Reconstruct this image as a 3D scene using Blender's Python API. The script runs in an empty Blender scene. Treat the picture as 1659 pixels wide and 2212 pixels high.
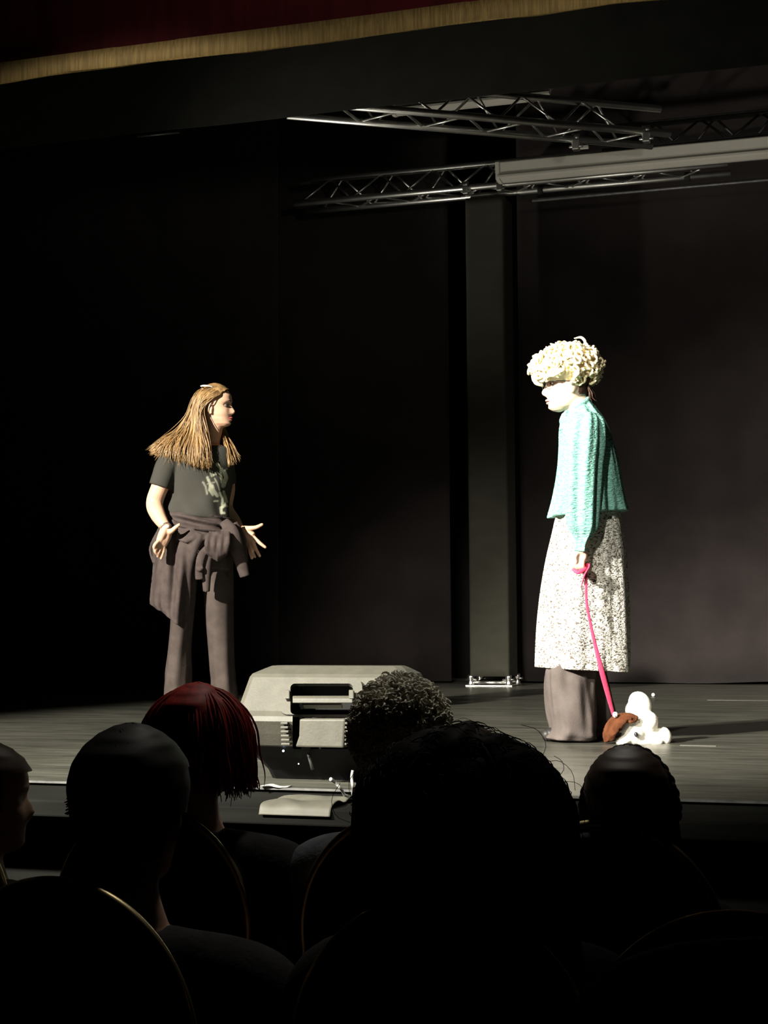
import bpy, bmesh, math, random
import numpy as np
from mathutils import Vector, Matrix, noise
random.seed(7)
PI = math.pi
V = Vector
sc = bpy.context.scene
C = sc.collection

# ------------------------------------------------------------------ camera
FPX = 3322.0                       # focal length in pixels of the 1659 x 2212 frame
YAW, PITCH, ROLL = math.radians(17.4), math.radians(4.03), math.radians(0.35)
CAM = V((0, 0, 1.36))
cam_d = bpy.data.cameras.new('camera'); cam = bpy.data.objects.new('camera', cam_d); C.objects.link(cam)
cam_d.sensor_fit = 'HORIZONTAL'; cam_d.sensor_width = 36; cam_d.lens = FPX / 1659 * 36
cam_d.clip_start = 0.05; cam_d.clip_end = 100
MR = Matrix.Rotation(YAW, 3, 'Z') @ Matrix.Rotation(PI/2 + PITCH, 3, 'X') @ Matrix.Rotation(-ROLL, 3, 'Z')
cam.matrix_world = Matrix.Translation(CAM) @ MR.to_4x4()
sc.camera = cam
RT, UP, FW = MR.col[0].copy(), MR.col[1].copy(), -MR.col[2]
FH = V((FW.x, FW.y, 0)).normalized()          # horizontal part of the viewing direction
RH = V((FH.y, -FH.x, 0))
Z = V((0, 0, 1)); X = V((1, 0, 0)); Y = V((0, 1, 0))

# ------------------------------------------------------------------ world, lamps, exposure
w = bpy.data.worlds.new('world'); sc.world = w; w.use_nodes = True
w.node_tree.nodes['Background'].inputs[0].default_value = (0.9, 0.95, 1, 1)
w.node_tree.nodes['Background'].inputs[1].default_value = 0.0012
def spot(name, loc, aim, power, size, blend, col, rad=0.08):
    l = bpy.data.lights.new(name, 'SPOT'); l.energy = power; l.spot_size = math.radians(size); l.spot_blend = blend
    l.color = col; l.shadow_soft_size = rad
    o = bpy.data.objects.new(name, l); C.objects.link(o); o.location = loc
    o.rotation_euler = (V(aim) - V(loc)).to_track_quat('-Z', 'Y').to_euler(); return o
WARM = (1, 0.955, 0.84)
spot('key_spotlight', (-6.2, -1.2, 5.2), (-0.9, 6.35, 1.10), 6500, 25, 0.7, WARM, .12)
spot('left_spotlight', (-5.5, -1.2, 5.2), (-2.35, 6.2, 1.10), 13000, 32, 0.6, WARM, .12)
spot('front_spotlight', (-2.0, -1.5, 5.2), (-1.1, 6.6, 0.8), 2200, 28, 0.8, WARM, .15)
spot('backdrop_fill', (2.2, 6.4, 3.9), (0.2, 11.9, 1.0), 1100, 60, 1.0, (1, .93, .84), .3)  # unseen lamp put behind the valance to light the right backdrop
spot('backdrop_fill', (-2.2, 6.4, 3.9), (-3.1, 11.9, 0.9), 480, 30, 0.9, (1, .93, .84), .3)  # added, unseen: brightens the left backdrop
spot('truss_fill', (-6.3, 8.8, 1.06), (-2.2, 10.2, 5.0), 480, 46, 0.8, WARM, .1)  # added fill, out of frame at left, to brighten the trusses
spot('truss_fill', (1.9, 7.6, 1.06), (-0.4, 10.5, 4.9), 260, 38, 0.8, WARM, .1)  # second added fill, out of frame at right, for the same trusses
spot('valance_fill', (2.2, -1.0, 2.2), (-0.6, 5.6, 4.6), 480, 36, 1.0, WARM, .2)  # invented source that lifts the gold fringe and the border
spot('front_row_fill', (-1.0, 4.7, 4.6), (-1.0, 2.98, 1.3), 210, 24, 0.6, WARM, .2)  # added above the frame to pick out hair in the front row
sc.view_settings.view_transform = 'Standard'; sc.view_settings.look = 'None'
sc.view_settings.gamma = 1; sc.view_settings.use_curve_mapping = False; sc.view_settings.exposure = 0.0

# ------------------------------------------------------------------ measuring helpers
def ray(px, py): return FW + RT*((px-829.5)/FPX) + UP*((1106-py)/FPX)
def at(px, py, d): return CAM + ray(px, py)*d
def atY(px, py, y): r = ray(px, py); return CAM + r*((y-CAM.y)/r.y)
def atZ(px, py, z): r = ray(px, py); return CAM + r*((z-CAM.z)/r.z)
def proj(p):
    q = p - CAM; d = q.dot(FW)
    return 829.5 + q.dot(RT)/d*FPX, 1106 - q.dot(UP)/d*FPX

# ------------------------------------------------------------------ materials
def mat(name, col, rough=0.7, metal=0.0, spec=0.3, noise_s=0, noise_a=0.0, bump=0, bump_s=200, sheen=0, stretch=(1,1,1), coat=0, sss=0, col2=None, emis=None):
    m = bpy.data.materials.new(name); m.use_nodes = True
    nt = m.node_tree; b = nt.nodes['Principled BSDF']
    b.inputs['Base Color'].default_value = (*col, 1); b.inputs['Roughness'].default_value = rough
    b.inputs['Metallic'].default_value = metal; b.inputs['Specular IOR Level'].default_value = spec
    if sheen: b.inputs['Sheen Weight'].default_value = sheen
    if coat: b.inputs['Coat Weight'].default_value = coat
    if sss:
        b.inputs['Subsurface Weight'].default_value = sss; b.inputs['Subsurface Radius'].default_value = (0.012, 0.004, 0.002)
        b.inputs['Subsurface Scale'].default_value = 1.0
    tc = nt.nodes.new('ShaderNodeTexCoord'); mp = nt.nodes.new('ShaderNodeMapping'); mp.inputs['Scale'].default_value = stretch
    nt.links.new(tc.outputs['Object'], mp.inputs[0])
    if noise_s:
        n = nt.nodes.new('ShaderNodeTexNoise'); n.inputs['Scale'].default_value = noise_s; n.inputs['Detail'].default_value = 4
        nt.links.new(mp.outputs[0], n.inputs[0])
        mx = nt.nodes.new('ShaderNodeMix'); mx.data_type = 'RGBA'
        c2 = col2 or tuple(c*(1-noise_a) for c in col); c1 = col if col2 else tuple(min(1, c*(1+noise_a)) for c in col)
        mx.inputs[6].default_value = (*c1, 1); mx.inputs[7].default_value = (*c2, 1)
        mr = nt.nodes.new('ShaderNodeMapRange'); mr.inputs[1].default_value = 0.35; mr.inputs[2].default_value = 0.65
        nt.links.new(n.outputs[0], mr.inputs[0]); nt.links.new(mr.outputs[0], mx.inputs[0]); nt.links.new(mx.outputs[2], b.inputs['Base Color'])
    if bump:
        n2 = nt.nodes.new('ShaderNodeTexNoise'); n2.inputs['Scale'].default_value = bump_s; n2.inputs['Detail'].default_value = 3
        nt.links.new(mp.outputs[0], n2.inputs[0])
        bp = nt.nodes.new('ShaderNodeBump'); bp.inputs['Strength'].default_value = bump; bp.inputs['Distance'].default_value = 0.004
        nt.links.new(n2.outputs[0], bp.inputs['Height']); nt.links.new(bp.outputs[0], b.inputs['Normal'])
    if emis: b.inputs['Emission Color'].default_value = (*emis[0], 1); b.inputs['Emission Strength'].default_value = emis[1]
    return m
M = {}
M['curtain'] = mat('black_curtain_cloth', (.030, .024, .023), .9, spec=.1, noise_s=3, noise_a=.15, bump=.3, bump_s=60, sheen=.15)
M['border'] = mat('black_border_cloth', (.03, .03, .026), .9, spec=.1, noise_s=8, noise_a=.1)
M['red_velvet'] = mat('dark_red_velvet', (.10, .006, .01), .85, spec=.1, sheen=.3, noise_s=6, noise_a=.2, stretch=(3,3,.4))
M['gold_fringe'] = mat('gold_fringe_yarn', (.45, .30, .11), .7, spec=.3, noise_s=120, noise_a=.25, stretch=(1,1,.05), bump=.5, bump_s=200)
M['tower_cloth'] = mat('olive_black_stretch_cloth', (.040, .038, .028), .85, spec=.2, noise_s=12, noise_a=.08, bump=.2, bump_s=30, stretch=(.5,.5,1))
M['black_paint'] = mat('matt_black_paint', (.012, .012, .011), .75, spec=.2, noise_s=5, noise_a=.2)
M['fascia'] = mat('black_stage_fascia', (.006, .006, .005), .9, spec=.08, noise_s=6, noise_a=.3, stretch=(.3,1,4))
M['alu'] = mat('brushed_aluminium', (.62, .61, .57), .38, metal=1, noise_s=30, noise_a=.12, stretch=(.3,.3,.3))
M['alu_bright'] = mat('bright_aluminium', (.85, .84, .8), .25, metal=1, noise_s=30, noise_a=.05)
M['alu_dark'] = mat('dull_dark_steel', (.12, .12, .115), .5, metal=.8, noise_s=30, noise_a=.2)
M['housing'] = mat('pale_grey_screen_housing', (.46, .44, .38), .55, spec=.4, noise_s=3, noise_a=.06)
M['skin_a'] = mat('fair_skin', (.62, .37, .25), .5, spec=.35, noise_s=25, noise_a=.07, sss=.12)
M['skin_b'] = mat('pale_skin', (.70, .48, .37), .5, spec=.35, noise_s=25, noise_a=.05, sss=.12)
M['skin_c'] = mat('audience_skin', (.38, .22, .15), .6, spec=.3, noise_s=25, noise_a=.1)  # darker skin tone for the seated visitors
M['eyeball'] = mat('shaded_eyeball', (.13, .10, .085), .5, noise_s=60, noise_a=.05)  # eye white kept dark, standing in for the shade of the sockets
M['lips'] = mat('lip_skin', (.42, .11, .10), .4, noise_s=90, noise_a=.1)
M['lips_b'] = mat('pale_lip_skin', (.55, .28, .24), .4, noise_s=90, noise_a=.1)
M['tee'] = mat('washed_black_cotton', (.045, .043, .036), .9, spec=.1, noise_s=40, noise_a=.12, bump=.25, bump_s=400)
M['jacket'] = mat('brown_black_jersey', (.062, .047, .043), .92, spec=.1, noise_s=25, noise_a=.15, bump=.3, bump_s=300)
M['trousers'] = mat('faded_black_trouser_cloth', (.068, .053, .047), .92, spec=.1, noise_s=18, noise_a=.13, bump=.3, bump_s=250)
M['trousers_b'] = mat('grey_brown_trouser_cloth', (.085, .070, .064), .92, spec=.1, noise_s=14, noise_a=.12, bump=.3, bump_s=200)
M['shoe'] = mat('black_shoe_leather', (.02, .018, .017), .5, noise_s=20, noise_a=.2)
M['hair_blonde'] = mat('dark_blonde_hair', (.36, .215, .085), .42, spec=.5, noise_s=14, col2=(.15, .085, .036), stretch=(3,3,.6))
M['wig'] = mat('cream_blonde_wig', (.86, .74, .48), .6, spec=.3, noise_s=40, noise_a=.08)
M['nape_hair'] = mat('dark_brown_hair', (.045, .022, .014), .5, noise_s=30, noise_a=.3)
M['hair_red'] = mat('dyed_red_hair', (.22, .012, .007), .6, spec=.15, noise_s=40, noise_a=.35, stretch=(2,2,.3))
M['hair_grey'] = mat('grey_curly_hair', (.62, .58, .47), .7, spec=.3, noise_s=35, noise_a=.25)
M['hair_dark'] = mat('near_black_hair', (.018, .015, .013), .6, spec=.3, noise_s=30, noise_a=.3)
M['hair_brown'] = mat('brown_hair', (.05, .028, .018), .55, spec=.3, noise_s=30, noise_a=.3)
M['cloth_black'] = mat('black_garment', (.014, .013, .013), .9, spec=.1, noise_s=20, noise_a=.3, bump=.3, bump_s=120)
M['cloth_grey'] = mat('grey_blue_blouse', (.10, .11, .12), .9, spec=.1, noise_s=20, noise_a=.2, bump=.3, bump_s=120)
M['cloth_navy'] = mat('dark_navy_garment', (.012, .016, .022), .9, spec=.1, noise_s=20, noise_a=.3)
M['gold_metal'] = mat('gold_chair_tube', (.50, .40, .22), .38, metal=1, noise_s=30, noise_a=.08)
M['upholstery'] = mat('dark_chair_upholstery', (.02, .012, .012), .85, noise_s=60, noise_a=.3, bump=.3, bump_s=200)
M['white_plastic'] = mat('white_plastic', (.8, .8, .78), .4, noise_s=60, noise_a=.03)
M['glass_dark'] = mat('dark_lens', (.02, .02, .025), .15, spec=.6, noise_s=60, noise_a=.1)
M['speaker'] = mat('grey_speaker_plastic', (.055, .052, .040), .62, spec=.4, noise_s=22, noise_a=.10, bump=.15, bump_s=150)
M['speaker_dark'] = mat('speaker_black_and_shade', (.003, .003, .003), .6, spec=.12, noise_s=30, noise_a=.2)  # black of grille and feet, also painted-in shade on the cabinet
M['led_blue'] = mat('blue_white_led', (.7, .8, 1), .4, emis=((.6, .7, 1), 6), noise_s=50, noise_a=.02)
M['led_green'] = mat('green_white_led', (.8, 1, .7), .4, emis=((.8, 1, .6), 3), noise_s=50, noise_a=.02)
M['leash'] = mat('pink_webbing', (.60, .045, .11), .6, noise_s=90, noise_a=.1, bump=.3, bump_s=500)
M['plush'] = mat('white_plush', (.86, .82, .72), .95, spec=.1, noise_s=120, noise_a=.05, bump=.8, bump_s=350)
M['plush_brown'] = mat('rust_brown_plush', (.085, .029, .012), .9, spec=.1, noise_s=40, noise_a=.25, bump=.8, bump_s=350)
M['mat_pale'] = mat('pale_grey_sheet', (.085, .082, .065), .6, noise_s=14, noise_a=.15)
M['cable'] = mat('white_cable', (.45, .45, .42), .5, noise_s=60, noise_a=.1)
M['hall_floor'] = mat('dark_hall_floor', (.006, .005, .004), .95, spec=.05, noise_s=4, noise_a=.3)
M['hall_wall'] = mat('dark_hall_wall', (.02, .018, .017), .9, noise_s=3, noise_a=.2)

def shirt_mat():      # mint seersucker: fine puckered horizontal ribs
    m = mat('mint_seersucker', (.20, .44, .37), .85, spec=.15)
    nt = m.node_tree; b = nt.nodes['Principled BSDF']
    tc = nt.nodes.new('ShaderNodeTexCoord'); mp = nt.nodes.new('ShaderNodeMapping'); mp.inputs['Scale'].default_value = (1, 1, 3.2)
    n = nt.nodes.new('ShaderNodeTexNoise'); n.inputs['Scale'].default_value = 55; n.inputs['Detail'].default_value = 2; n.inputs['Distortion'].default_value = .6
    nt.links.new(tc.outputs['Object'], mp.inputs[0]); nt.links.new(mp.outputs[0], n.inputs[0])
    bp = nt.nodes.new('ShaderNodeBump'); bp.inputs['Strength'].default_value = .9; bp.inputs['Distance'].default_value = .01
    nt.links.new(n.outputs[0], bp.inputs['Height']); nt.links.new(bp.outputs[0], b.inputs['Normal'])
    mx = nt.nodes.new('ShaderNodeMix'); mx.data_type = 'RGBA'; mx.inputs[6].default_value = (.14, .35, .29, 1); mx.inputs[7].default_value = (.26, .52, .44, 1)
    mr = nt.nodes.new('ShaderNodeMapRange'); mr.inputs[1].default_value = .4; mr.inputs[2].default_value = .6
    nt.links.new(n.outputs[0], mr.inputs[0]); nt.links.new(mr.outputs[0], mx.inputs[0]); nt.links.new(mx.outputs[2], b.inputs['Base Color'])
    return m
M['mint'] = shirt_mat()
def skirt_mat():      # cream cloth with a dense speckle of dark flecks and puckers
    m = mat('cream_flecked_cloth', (.8, .78, .7), .75, spec=.3)
    nt = m.node_tree; b = nt.nodes['Principled BSDF']
    tc = nt.nodes.new('ShaderNodeTexCoord'); mp = nt.nodes.new('ShaderNodeMapping'); mp.inputs['Scale'].default_value = (1, 1, 1.8)
    n = nt.nodes.new('ShaderNodeTexNoise'); n.inputs['Scale'].default_value = 95; n.inputs['Detail'].default_value = 2; n.inputs['Distortion'].default_value = 1.0
    nt.links.new(tc.outputs['Object'], mp.inputs[0]); nt.links.new(mp.outputs[0], n.inputs[0])
    mx = nt.nodes.new('ShaderNodeMix'); mx.data_type = 'RGBA'; mx.inputs[6].default_value = (.10, .08, .06, 1); mx.inputs[7].default_value = (.80, .78, .70, 1)
    mr = nt.nodes.new('ShaderNodeMapRange'); mr.inputs[1].default_value = .40; mr.inputs[2].default_value = .52
    nt.links.new(n.outputs[0], mr.inputs[0]); nt.links.new(mr.outputs[0], mx.inputs[0]); nt.links.new(mx.outputs[2], b.inputs['Base Color'])
    bp = nt.nodes.new('ShaderNodeBump'); bp.inputs['Strength'].default_value = .9; bp.inputs['Distance'].default_value = .008
    nt.links.new(n.outputs[0], bp.inputs['Height']); nt.links.new(bp.outputs[0], b.inputs['Normal'])
    return m
M['skirt'] = skirt_mat()
def print_tee():
    m = mat('washed_black_cotton_with_print', (.045, .043, .036), .9, spec=.1, bump=.25, bump_s=400)
    nt = m.node_tree; b = nt.nodes['Principled BSDF']
    a = nt.nodes.new('ShaderNodeAttribute'); a.attribute_name = 'print'
    n = nt.nodes.new('ShaderNodeTexNoise'); n.inputs['Scale'].default_value = 40
    tc = nt.nodes.new('ShaderNodeTexCoord'); nt.links.new(tc.outputs['Object'], n.inputs[0])
    mx = nt.nodes.new('ShaderNodeMix'); mx.data_type = 'RGBA'; mx.inputs[6].default_value = (.045, .043, .036, 1); mx.inputs[7].default_value = (.62, .62, .46, 1)
    nt.links.new(a.outputs['Fac'], mx.inputs[0]); nt.links.new(mx.outputs[2], b.inputs['Base Color'])
    return m
M['tee_print'] = print_tee()
def floor_mat():      # dark vinyl dance floor, long scuffs, seams between the strips
    m = mat('dark_vinyl_dance_floor', (.055, .055, .045), .34, spec=.45)
    nt = m.node_tree; b = nt.nodes['Principled BSDF']; L = nt.links.new
    tc = nt.nodes.new('ShaderNodeTexCoord')
    mp = nt.nodes.new('ShaderNodeMapping'); mp.inputs['Scale'].default_value = (.9, 5, 1); L(tc.outputs['Object'], mp.inputs[0])
    n = nt.nodes.new('ShaderNodeTexNoise'); n.inputs['Scale'].default_value = 3; n.inputs['Detail'].default_value = 8; n.inputs['Roughness'].default_value = .65; L(mp.outputs[0], n.inputs[0])
    cr = nt.nodes.new('ShaderNodeValToRGB'); cr.color_ramp.elements[0].position = .3; cr.color_ramp.elements[1].position = .75
    cr.color_ramp.elements[0].color = (.036, .036, .029, 1); cr.color_ramp.elements[1].color = (.085, .083, .066, 1); L(n.outputs[0], cr.inputs[0])
    # scuffs: thin pale dashes
    mp2 = nt.nodes.new('ShaderNodeMapping'); mp2.inputs['Scale'].default_value = (.8, 26, 1); mp2.inputs['Rotation'].default_value = (0, 0, .03); L(tc.outputs['Object'], mp2.inputs[0])
    n2 = nt.nodes.new('ShaderNodeTexNoise'); n2.inputs['Scale'].default_value = 2.2; n2.inputs['Detail'].default_value = 2; L(mp2.outputs[0], n2.inputs[0])
    r2 = nt.nodes.new('ShaderNodeMapRange'); r2.inputs[1].default_value = .69; r2.inputs[2].default_value = .76; L(n2.outputs[0], r2.inputs[0])
    mx = nt.nodes.new('ShaderNodeMix'); mx.data_type = 'RGBA'; mx.inputs[7].default_value = (.17, .165, .14, 1); L(r2.outputs[0], mx.inputs[0]); L(cr.outputs[0], mx.inputs[6])
    L(mx.outputs[2], b.inputs['Base Color'])
    r3 = nt.nodes.new('ShaderNodeMapRange'); r3.inputs[1].default_value = .3; r3.inputs[2].default_value = .7; r3.inputs[3].default_value = .26; r3.inputs[4].default_value = .48
    L(n.outputs[0], r3.inputs[0]); L(r3.outputs[0], b.inputs['Roughness'])
    bp = nt.nodes.new('ShaderNodeBump'); bp.inputs['Strength'].default_value = .12; bp.inputs['Distance'].default_value = .01; L(n.outputs[0], bp.inputs['Height']); L(bp.outputs[0], b.inputs['Normal'])
    return m
M['stage_floor'] = floor_mat()
M['seam_tape'] = mat('pale_worn_floor_tape', (.09, .088, .072), .6, noise_s=3, col2=(.05, .05, .042), stretch=(1,1,1))

# ------------------------------------------------------------------ object helpers
def tag(o, label=None, cat=None, group=None, kind=None):
    if label: o['label'] = label
    if cat: o['category'] = cat
    if group: o['group'] = group
    if kind: o['kind'] = kind
    return o
def thing(name, label, cat, loc, group=None):
    o = bpy.data.objects.new(name, None); C.objects.link(o); o.location = loc; o.empty_display_size = .1
    return tag(o, label, cat, group)
def origin(p):
    o = V((0, 0, 0))
    while p is not None: o += V(p.location); p = p.parent
    return o
def orth(t, hint=None):
    t = t.normalized(); h = hint or Z
    if abs(t.dot(h)) > .97: h = X
    a = (h - t*h.dot(t)).normalized(); return a, t.cross(a)
def crom(pts, n):
    """Catmull-Rom through a list of equal-length tuples -> n samples"""
    P = [np.array(p, float) for p in pts]; k = len(P)
    out = []
    for i in range(n):
        t = i/(n-1)*(k-1); j = min(int(t), k-2); f = t-j
        p1, p2 = P[j], P[j+1]; p0 = P[j-1] if j > 0 else 2*p1-p2; p3 = P[j+2] if j+2 < k else 2*p2-p1
        out.append(.5*((2*p1) + (-p0+p2)*f + (2*p0-5*p1+4*p2-p3)*f*f + (-p0+3*p1-3*p2+p3)*f**3))
    return out
class MB:
    def __init__(s): s.v = []; s.f = []; s.att = None
    def rings(s, R, close=True, cap0=True, cap1=True):
        b = len(s.v); n = len(R[0])
        for r in R: s.v += [tuple(p) for p in r]
        for i in range(len(R)-1):
            for j in range(n if close else n-1):
                a = b+i*n+j; c = b+i*n+(j+1) % n
                s.f.append((a, c, c+n, a+n))
        if close and cap0: s.f.append(tuple(b+j for j in range(n-1, -1, -1)))
        if close and cap1: s.f.append(tuple(b+(len(R)-1)*n+j for j in range(n)))
        return s
    def tube(s, pts, rad, seg=12, n=0, flat=1.0, hint=None):
        """round tube through pts with radii; n resamples smoothly; flat squeezes along the hint axis"""
        if not hasattr(rad, '__len__'): rad = [rad]*len(pts)
        if n:
            q = crom([(*p, r) for p, r in zip(pts, rad)], n); pts = [V(a[:3]) for a in q]; rad = [max(1e-4, a[3]) for a in q]
        pts = [V(p) for p in pts]; R = []; a = None
        for i, p in enumerate(pts):
            t = (pts[min(i+1, len(pts)-1)] - pts[max(i-1, 0)]); t = t.normalized() if t.length > 1e-9 else Z
            if a is None: a, b = orth(t, hint)
            else:
                a = (a - t*a.dot(t)); a = a.normalized() if a.length > 1e-6 else orth(t)[0]; b = t.cross(a)
            R.append([p + (a*math.cos(2*PI*k/seg)*flat + b*math.sin(2*PI*k/seg))*rad[i] for k in range(seg)])
        return s.rings(R)
    def limb(s, pts, rad, seg=16, n=24):
        """tube with rounded ends"""
        s.tube(pts, rad, seg, n); s.ball(pts[0], [rad[0]]*3, seg, seg//2); s.ball(pts[-1], [rad[-1]]*3, seg, seg//2); return s
    def ball(s, c, r, su=20, sv=12, rot=None, disp=None):
        c = V(c)
        if not hasattr(r, '__len__'): r = (r, r, r)
        R = []
        for i in range(sv+1):
            th = .001 + (PI-.002)*i/sv; row = []
            for j in range(su):
                ph = 2*PI*j/su; p = V((math.sin(th)*math.cos(ph), math.sin(th)*math.sin(ph), -math.cos(th)))
                k = disp(p) if disp else 1
                q = V((p.x*r[0], p.y*r[1], p.z*r[2]))*k
                row.append(c + (rot @ q if rot else q))
            R.append(row)
        return s.rings(R)
    def box(s, c, size, rot=None):
        c = V(c); b = len(s.v); h = [x/2 for x in size]
        for i in (-1, 1):
            for j in (-1, 1):
                for k in (-1, 1):
                    q = V((i*h[0], j*h[1], k*h[2])); s.v.append(tuple(c + (rot @ q if rot else q)))
        for q in ((0,1,3,2), (4,6,7,5), (0,4,5,1), (2,3,7,6), (0,2,6,4), (1,5,7,3)): s.f.append(tuple(b+i for i in q))
        return s
    def prism(s, poly, vec):
        """closed polygon (list of points) extruded along vec"""
        s.rings([[V(p) for p in poly], [V(p)+V(vec) for p in poly]]); return s
    def sheet(s, rows, nu, nv, thick=0, fn=None):
        """smooth surface through rows of points, given a real thickness"""
        R1 = [crom([tuple(p) for p in r], nu) for r in rows]
        G = [[None]*nu for _ in range(nv)]
        for j in range(nu):
            col = crom([r[j] for r in R1], nv)
            for i in range(nv): G[i][j] = V(col[i])
        if fn: G = [[G[i][j] + fn(j/(nu-1), i/(nv-1)) for j in range(nu)] for i in range(nv)]
        if not thick:
            return s.rings(G, close=False)
        N = [[None]*nu for _ in range(nv)]
        for i in range(nv):
            for j in range(nu):
                du = G[i][min(j+1, nu-1)]-G[i][max(j-1, 0)]; dv = G[min(i+1, nv-1)][j]-G[max(i-1, 0)][j]
                nn = du.cross(dv); N[i][j] = nn.normalized()*(thick/2) if nn.length > 1e-12 else V((0,0,0))
        loops = []
        for i in range(nv):
            loops.append([G[i][j]+N[i][j] for j in range(nu)] + [G[i][j]-N[i][j] for j in range(nu-1, -1, -1)])
        return s.rings(loops)
    def build(s, name, m, parent=None, smooth=True, remesh=0, iters=2, bevel=0, att=None, mats=None):
        me = bpy.data.meshes.new(name); o0 = origin(parent)
        me.from_pydata([tuple(V(p)-o0) for p in s.v], [], s.f); me.validate()
        bm = bmesh.new(); bm.from_mesh(me); bmesh.ops.recalc_face_normals(bm, faces=bm.faces); bm.to_mesh(me); bm.free()
        o = bpy.data.objects.new(name, me); C.objects.link(o)
        if parent: o.parent = parent
        if remesh:
            r = o.modifiers.new('r', 'REMESH'); r.mode = 'VOXEL'; r.voxel_size = remesh
            if iters: q = o.modifiers.new('s', 'SMOOTH'); q.factor = .5; q.iterations = iters
            apply(o)
        if bevel:
            bv = o.modifiers.new('b', 'BEVEL'); bv.width = bevel; bv.segments = 2; bv.limit_method = 'ANGLE'; apply(o)
        me = o.data; me.materials.clear(); me.materials.append(m)
        if smooth and not bevel:
            for p in me.polygons: p.use_smooth = True
        if bevel:
            for p in me.polygons: p.use_smooth = False
        return o
def apply(o):
    dg = bpy.context.evaluated_depsgraph_get(); me = bpy.data.meshes.new_from_object(o.evaluated_get(dg)); o.modifiers.clear(); old = o.data; o.data = me
    me.name = old.name; bpy.data.meshes.remove(old)
def nz(p, s, seed=0): return noise.noise(V((p[0]*s+seed*7.3, p[1]*s+seed*3.1, p[2]*s-seed*5.7)))

# rings measured as (left x, left y, right x, right y, half depth in m, depth offset) around a body at distance D
def garment(mb, D, rr, n=60, seg=120, fold=None, expo=2.0, cap0=False, cap1=False):
    R = []
    for k, a in enumerate(crom(rr, n)):
        xl, yl, xr, yr, b, off = a; v = k/(n-1)
        L_, R_ = at(xl, yl, D+off), at(xr, yr, D+off); c = (L_+R_)/2; A = (R_-L_)/2; B = FH*b
        row = []
        for j in range(seg):
            t = 2*PI*j/seg; ct, st = math.cos(t), math.sin(t)
            e = 2/expo; x = abs(ct)**e*(1 if ct >= 0 else -1); y = abs(st)**e*(1 if st >= 0 else -1)
            g = 1 + (fold(t, v) if fold else 0)
            row.append(c + (A*x - B*y)*g)       # t = pi/2 faces the camera
        R.append(row)
    return mb.rings(R, cap0=cap0, cap1=cap1)

# ------------------------------------------------------------------ heads, hands, hair
def interp(z, tab):
    for (a, va), (b, vb) in zip(tab, tab[1:]):
        if z <= b: f = (z-a)/(b-a); f = f*f*(3-2*f)*.5 + f*.5; return va+(vb-va)*f
    return tab[-1][1]
YF = [(-.117, .045), (-.110, .066), (-.098, .079), (-.085, .078), (-.072, .077), (-.05, .084), (-.03, .083), (0, .081), (.02, .089), (.05, .088), (.075, .073), (.095, .050), (.108, .026), (.115, .002)]
YB = [(-.117, .03), (-.105, .0), (-.09, -.03), (-.06, -.065), (-.03, -.085), (0, -.097), (.04, -.103), (.075, -.088), (.095, -.064), (.108, -.036), (.115, -.006)]
HW = [(-.117, .010), (-.108, .028), (-.095, .043), (-.07, .054), (-.04, .063), (0, .070), (.03, .074), (.06, .070), (.085, .056), (.100, .040), (.110, .022), (.115, .003)]
def head(mb, c, f, u, k=1.0, infl=0, face=True, keep=None, ears=True, nu=72, nv=64):
    """head at c, looking along f with up u, k = scale; the face profile is modelled"""
    f = V(f).normalized(); u = V(u); u = (u - f*u.dot(f)).normalized(); r = f.cross(u)
    R = []; K = []
    for i in range(nv+1):
        z = -.1165 + .231*(.5-.5*math.cos(PI*i/nv)); yf, yb, hw = interp(z, YF), interp(z, YB), interp(z, HW)
        cy = -.012 if z > -.06 else -.012 + (-.06-z)*.9
        cy = min(cy, yf-.005); row = []; kr = []
        for j in range(nu):
            t = 2*PI*j/nu; ct, st = math.cos(t), math.sin(t)
            x = hw*math.copysign(abs(ct)**.92, ct); y = cy + ((yf-cy)*st**.88 if st >= 0 else (cy-yb)*-(abs(st)**.92)); 
            if face and st > 0:
                G = lambda a, s: math.exp(-(a/s)**2)
                nw = .0075 + .007*max(0, min(1, (.01-z)/.045))
                N = interp(z, [(-.2, 0), (-.056, 0), (-.050, .008), (-.043, .021), (-.036, .026), (-.028, .024), (-.01, .013), (.005, .006), (.02, .001), (.2, 0)])
                y += N*G(x, nw)
                y += .0085*G(z+.0655, .0055)*G(x, .021) + .0085*G(z+.0790, .0058)*G(x, .019) - .004*G(z+.0722, .0025)*G(x, .022)
                y += .006*G(z+.100, .012)*G(x, .018) + .003*G(z-.022, .008)*G(abs(x)-.025, .02)
                y -= .012*G(z-.001, .011)*G(abs(x)-.033, .015)
                y += .004*G(z+.03, .018)*G(abs(x)-.045, .018)
            q = V((x, y, z))
            if infl: q = q + V((x/.07, (y-cy)/.09, z/.11)).normalized()*infl
            row.append(c + (r*q.x + f*q.y + u*q.z)*k); kr.append(V((x, y, z)))
        R.append(row); K.append(kr)
    if keep is None: mb.rings(R)
    else:
        b = len(mb.v)
        for rr in R: mb.v += [tuple(p) for p in rr]
        for i in range(nv):
            for j in range(nu):
                if keep(K[i][j]): a = b+i*nu+j; d = b+i*nu+(j+1) % nu; mb.f.append((a, d, d+nu, a+nu))
        mb.f.append(tuple(b+nv*nu+j for j in range(nu)))
    if ears and keep is None:
        for s in (-1, 1):
            rot = Matrix([r, f, u]).transposed() @ Matrix.Rotation(s*-.35, 3, 'Z')
            mb.ball(c + (r*s*.072 + f*-.012 + u*-.014)*k, (.008*k, .018*k, .031*k), 14, 10, rot)
            mb.ball(c + (r*s*.072 + f*-.008 + u*-.040)*k, (.007*k, .010*k, .010*k), 10, 8, rot)
    return f, u, r
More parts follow.
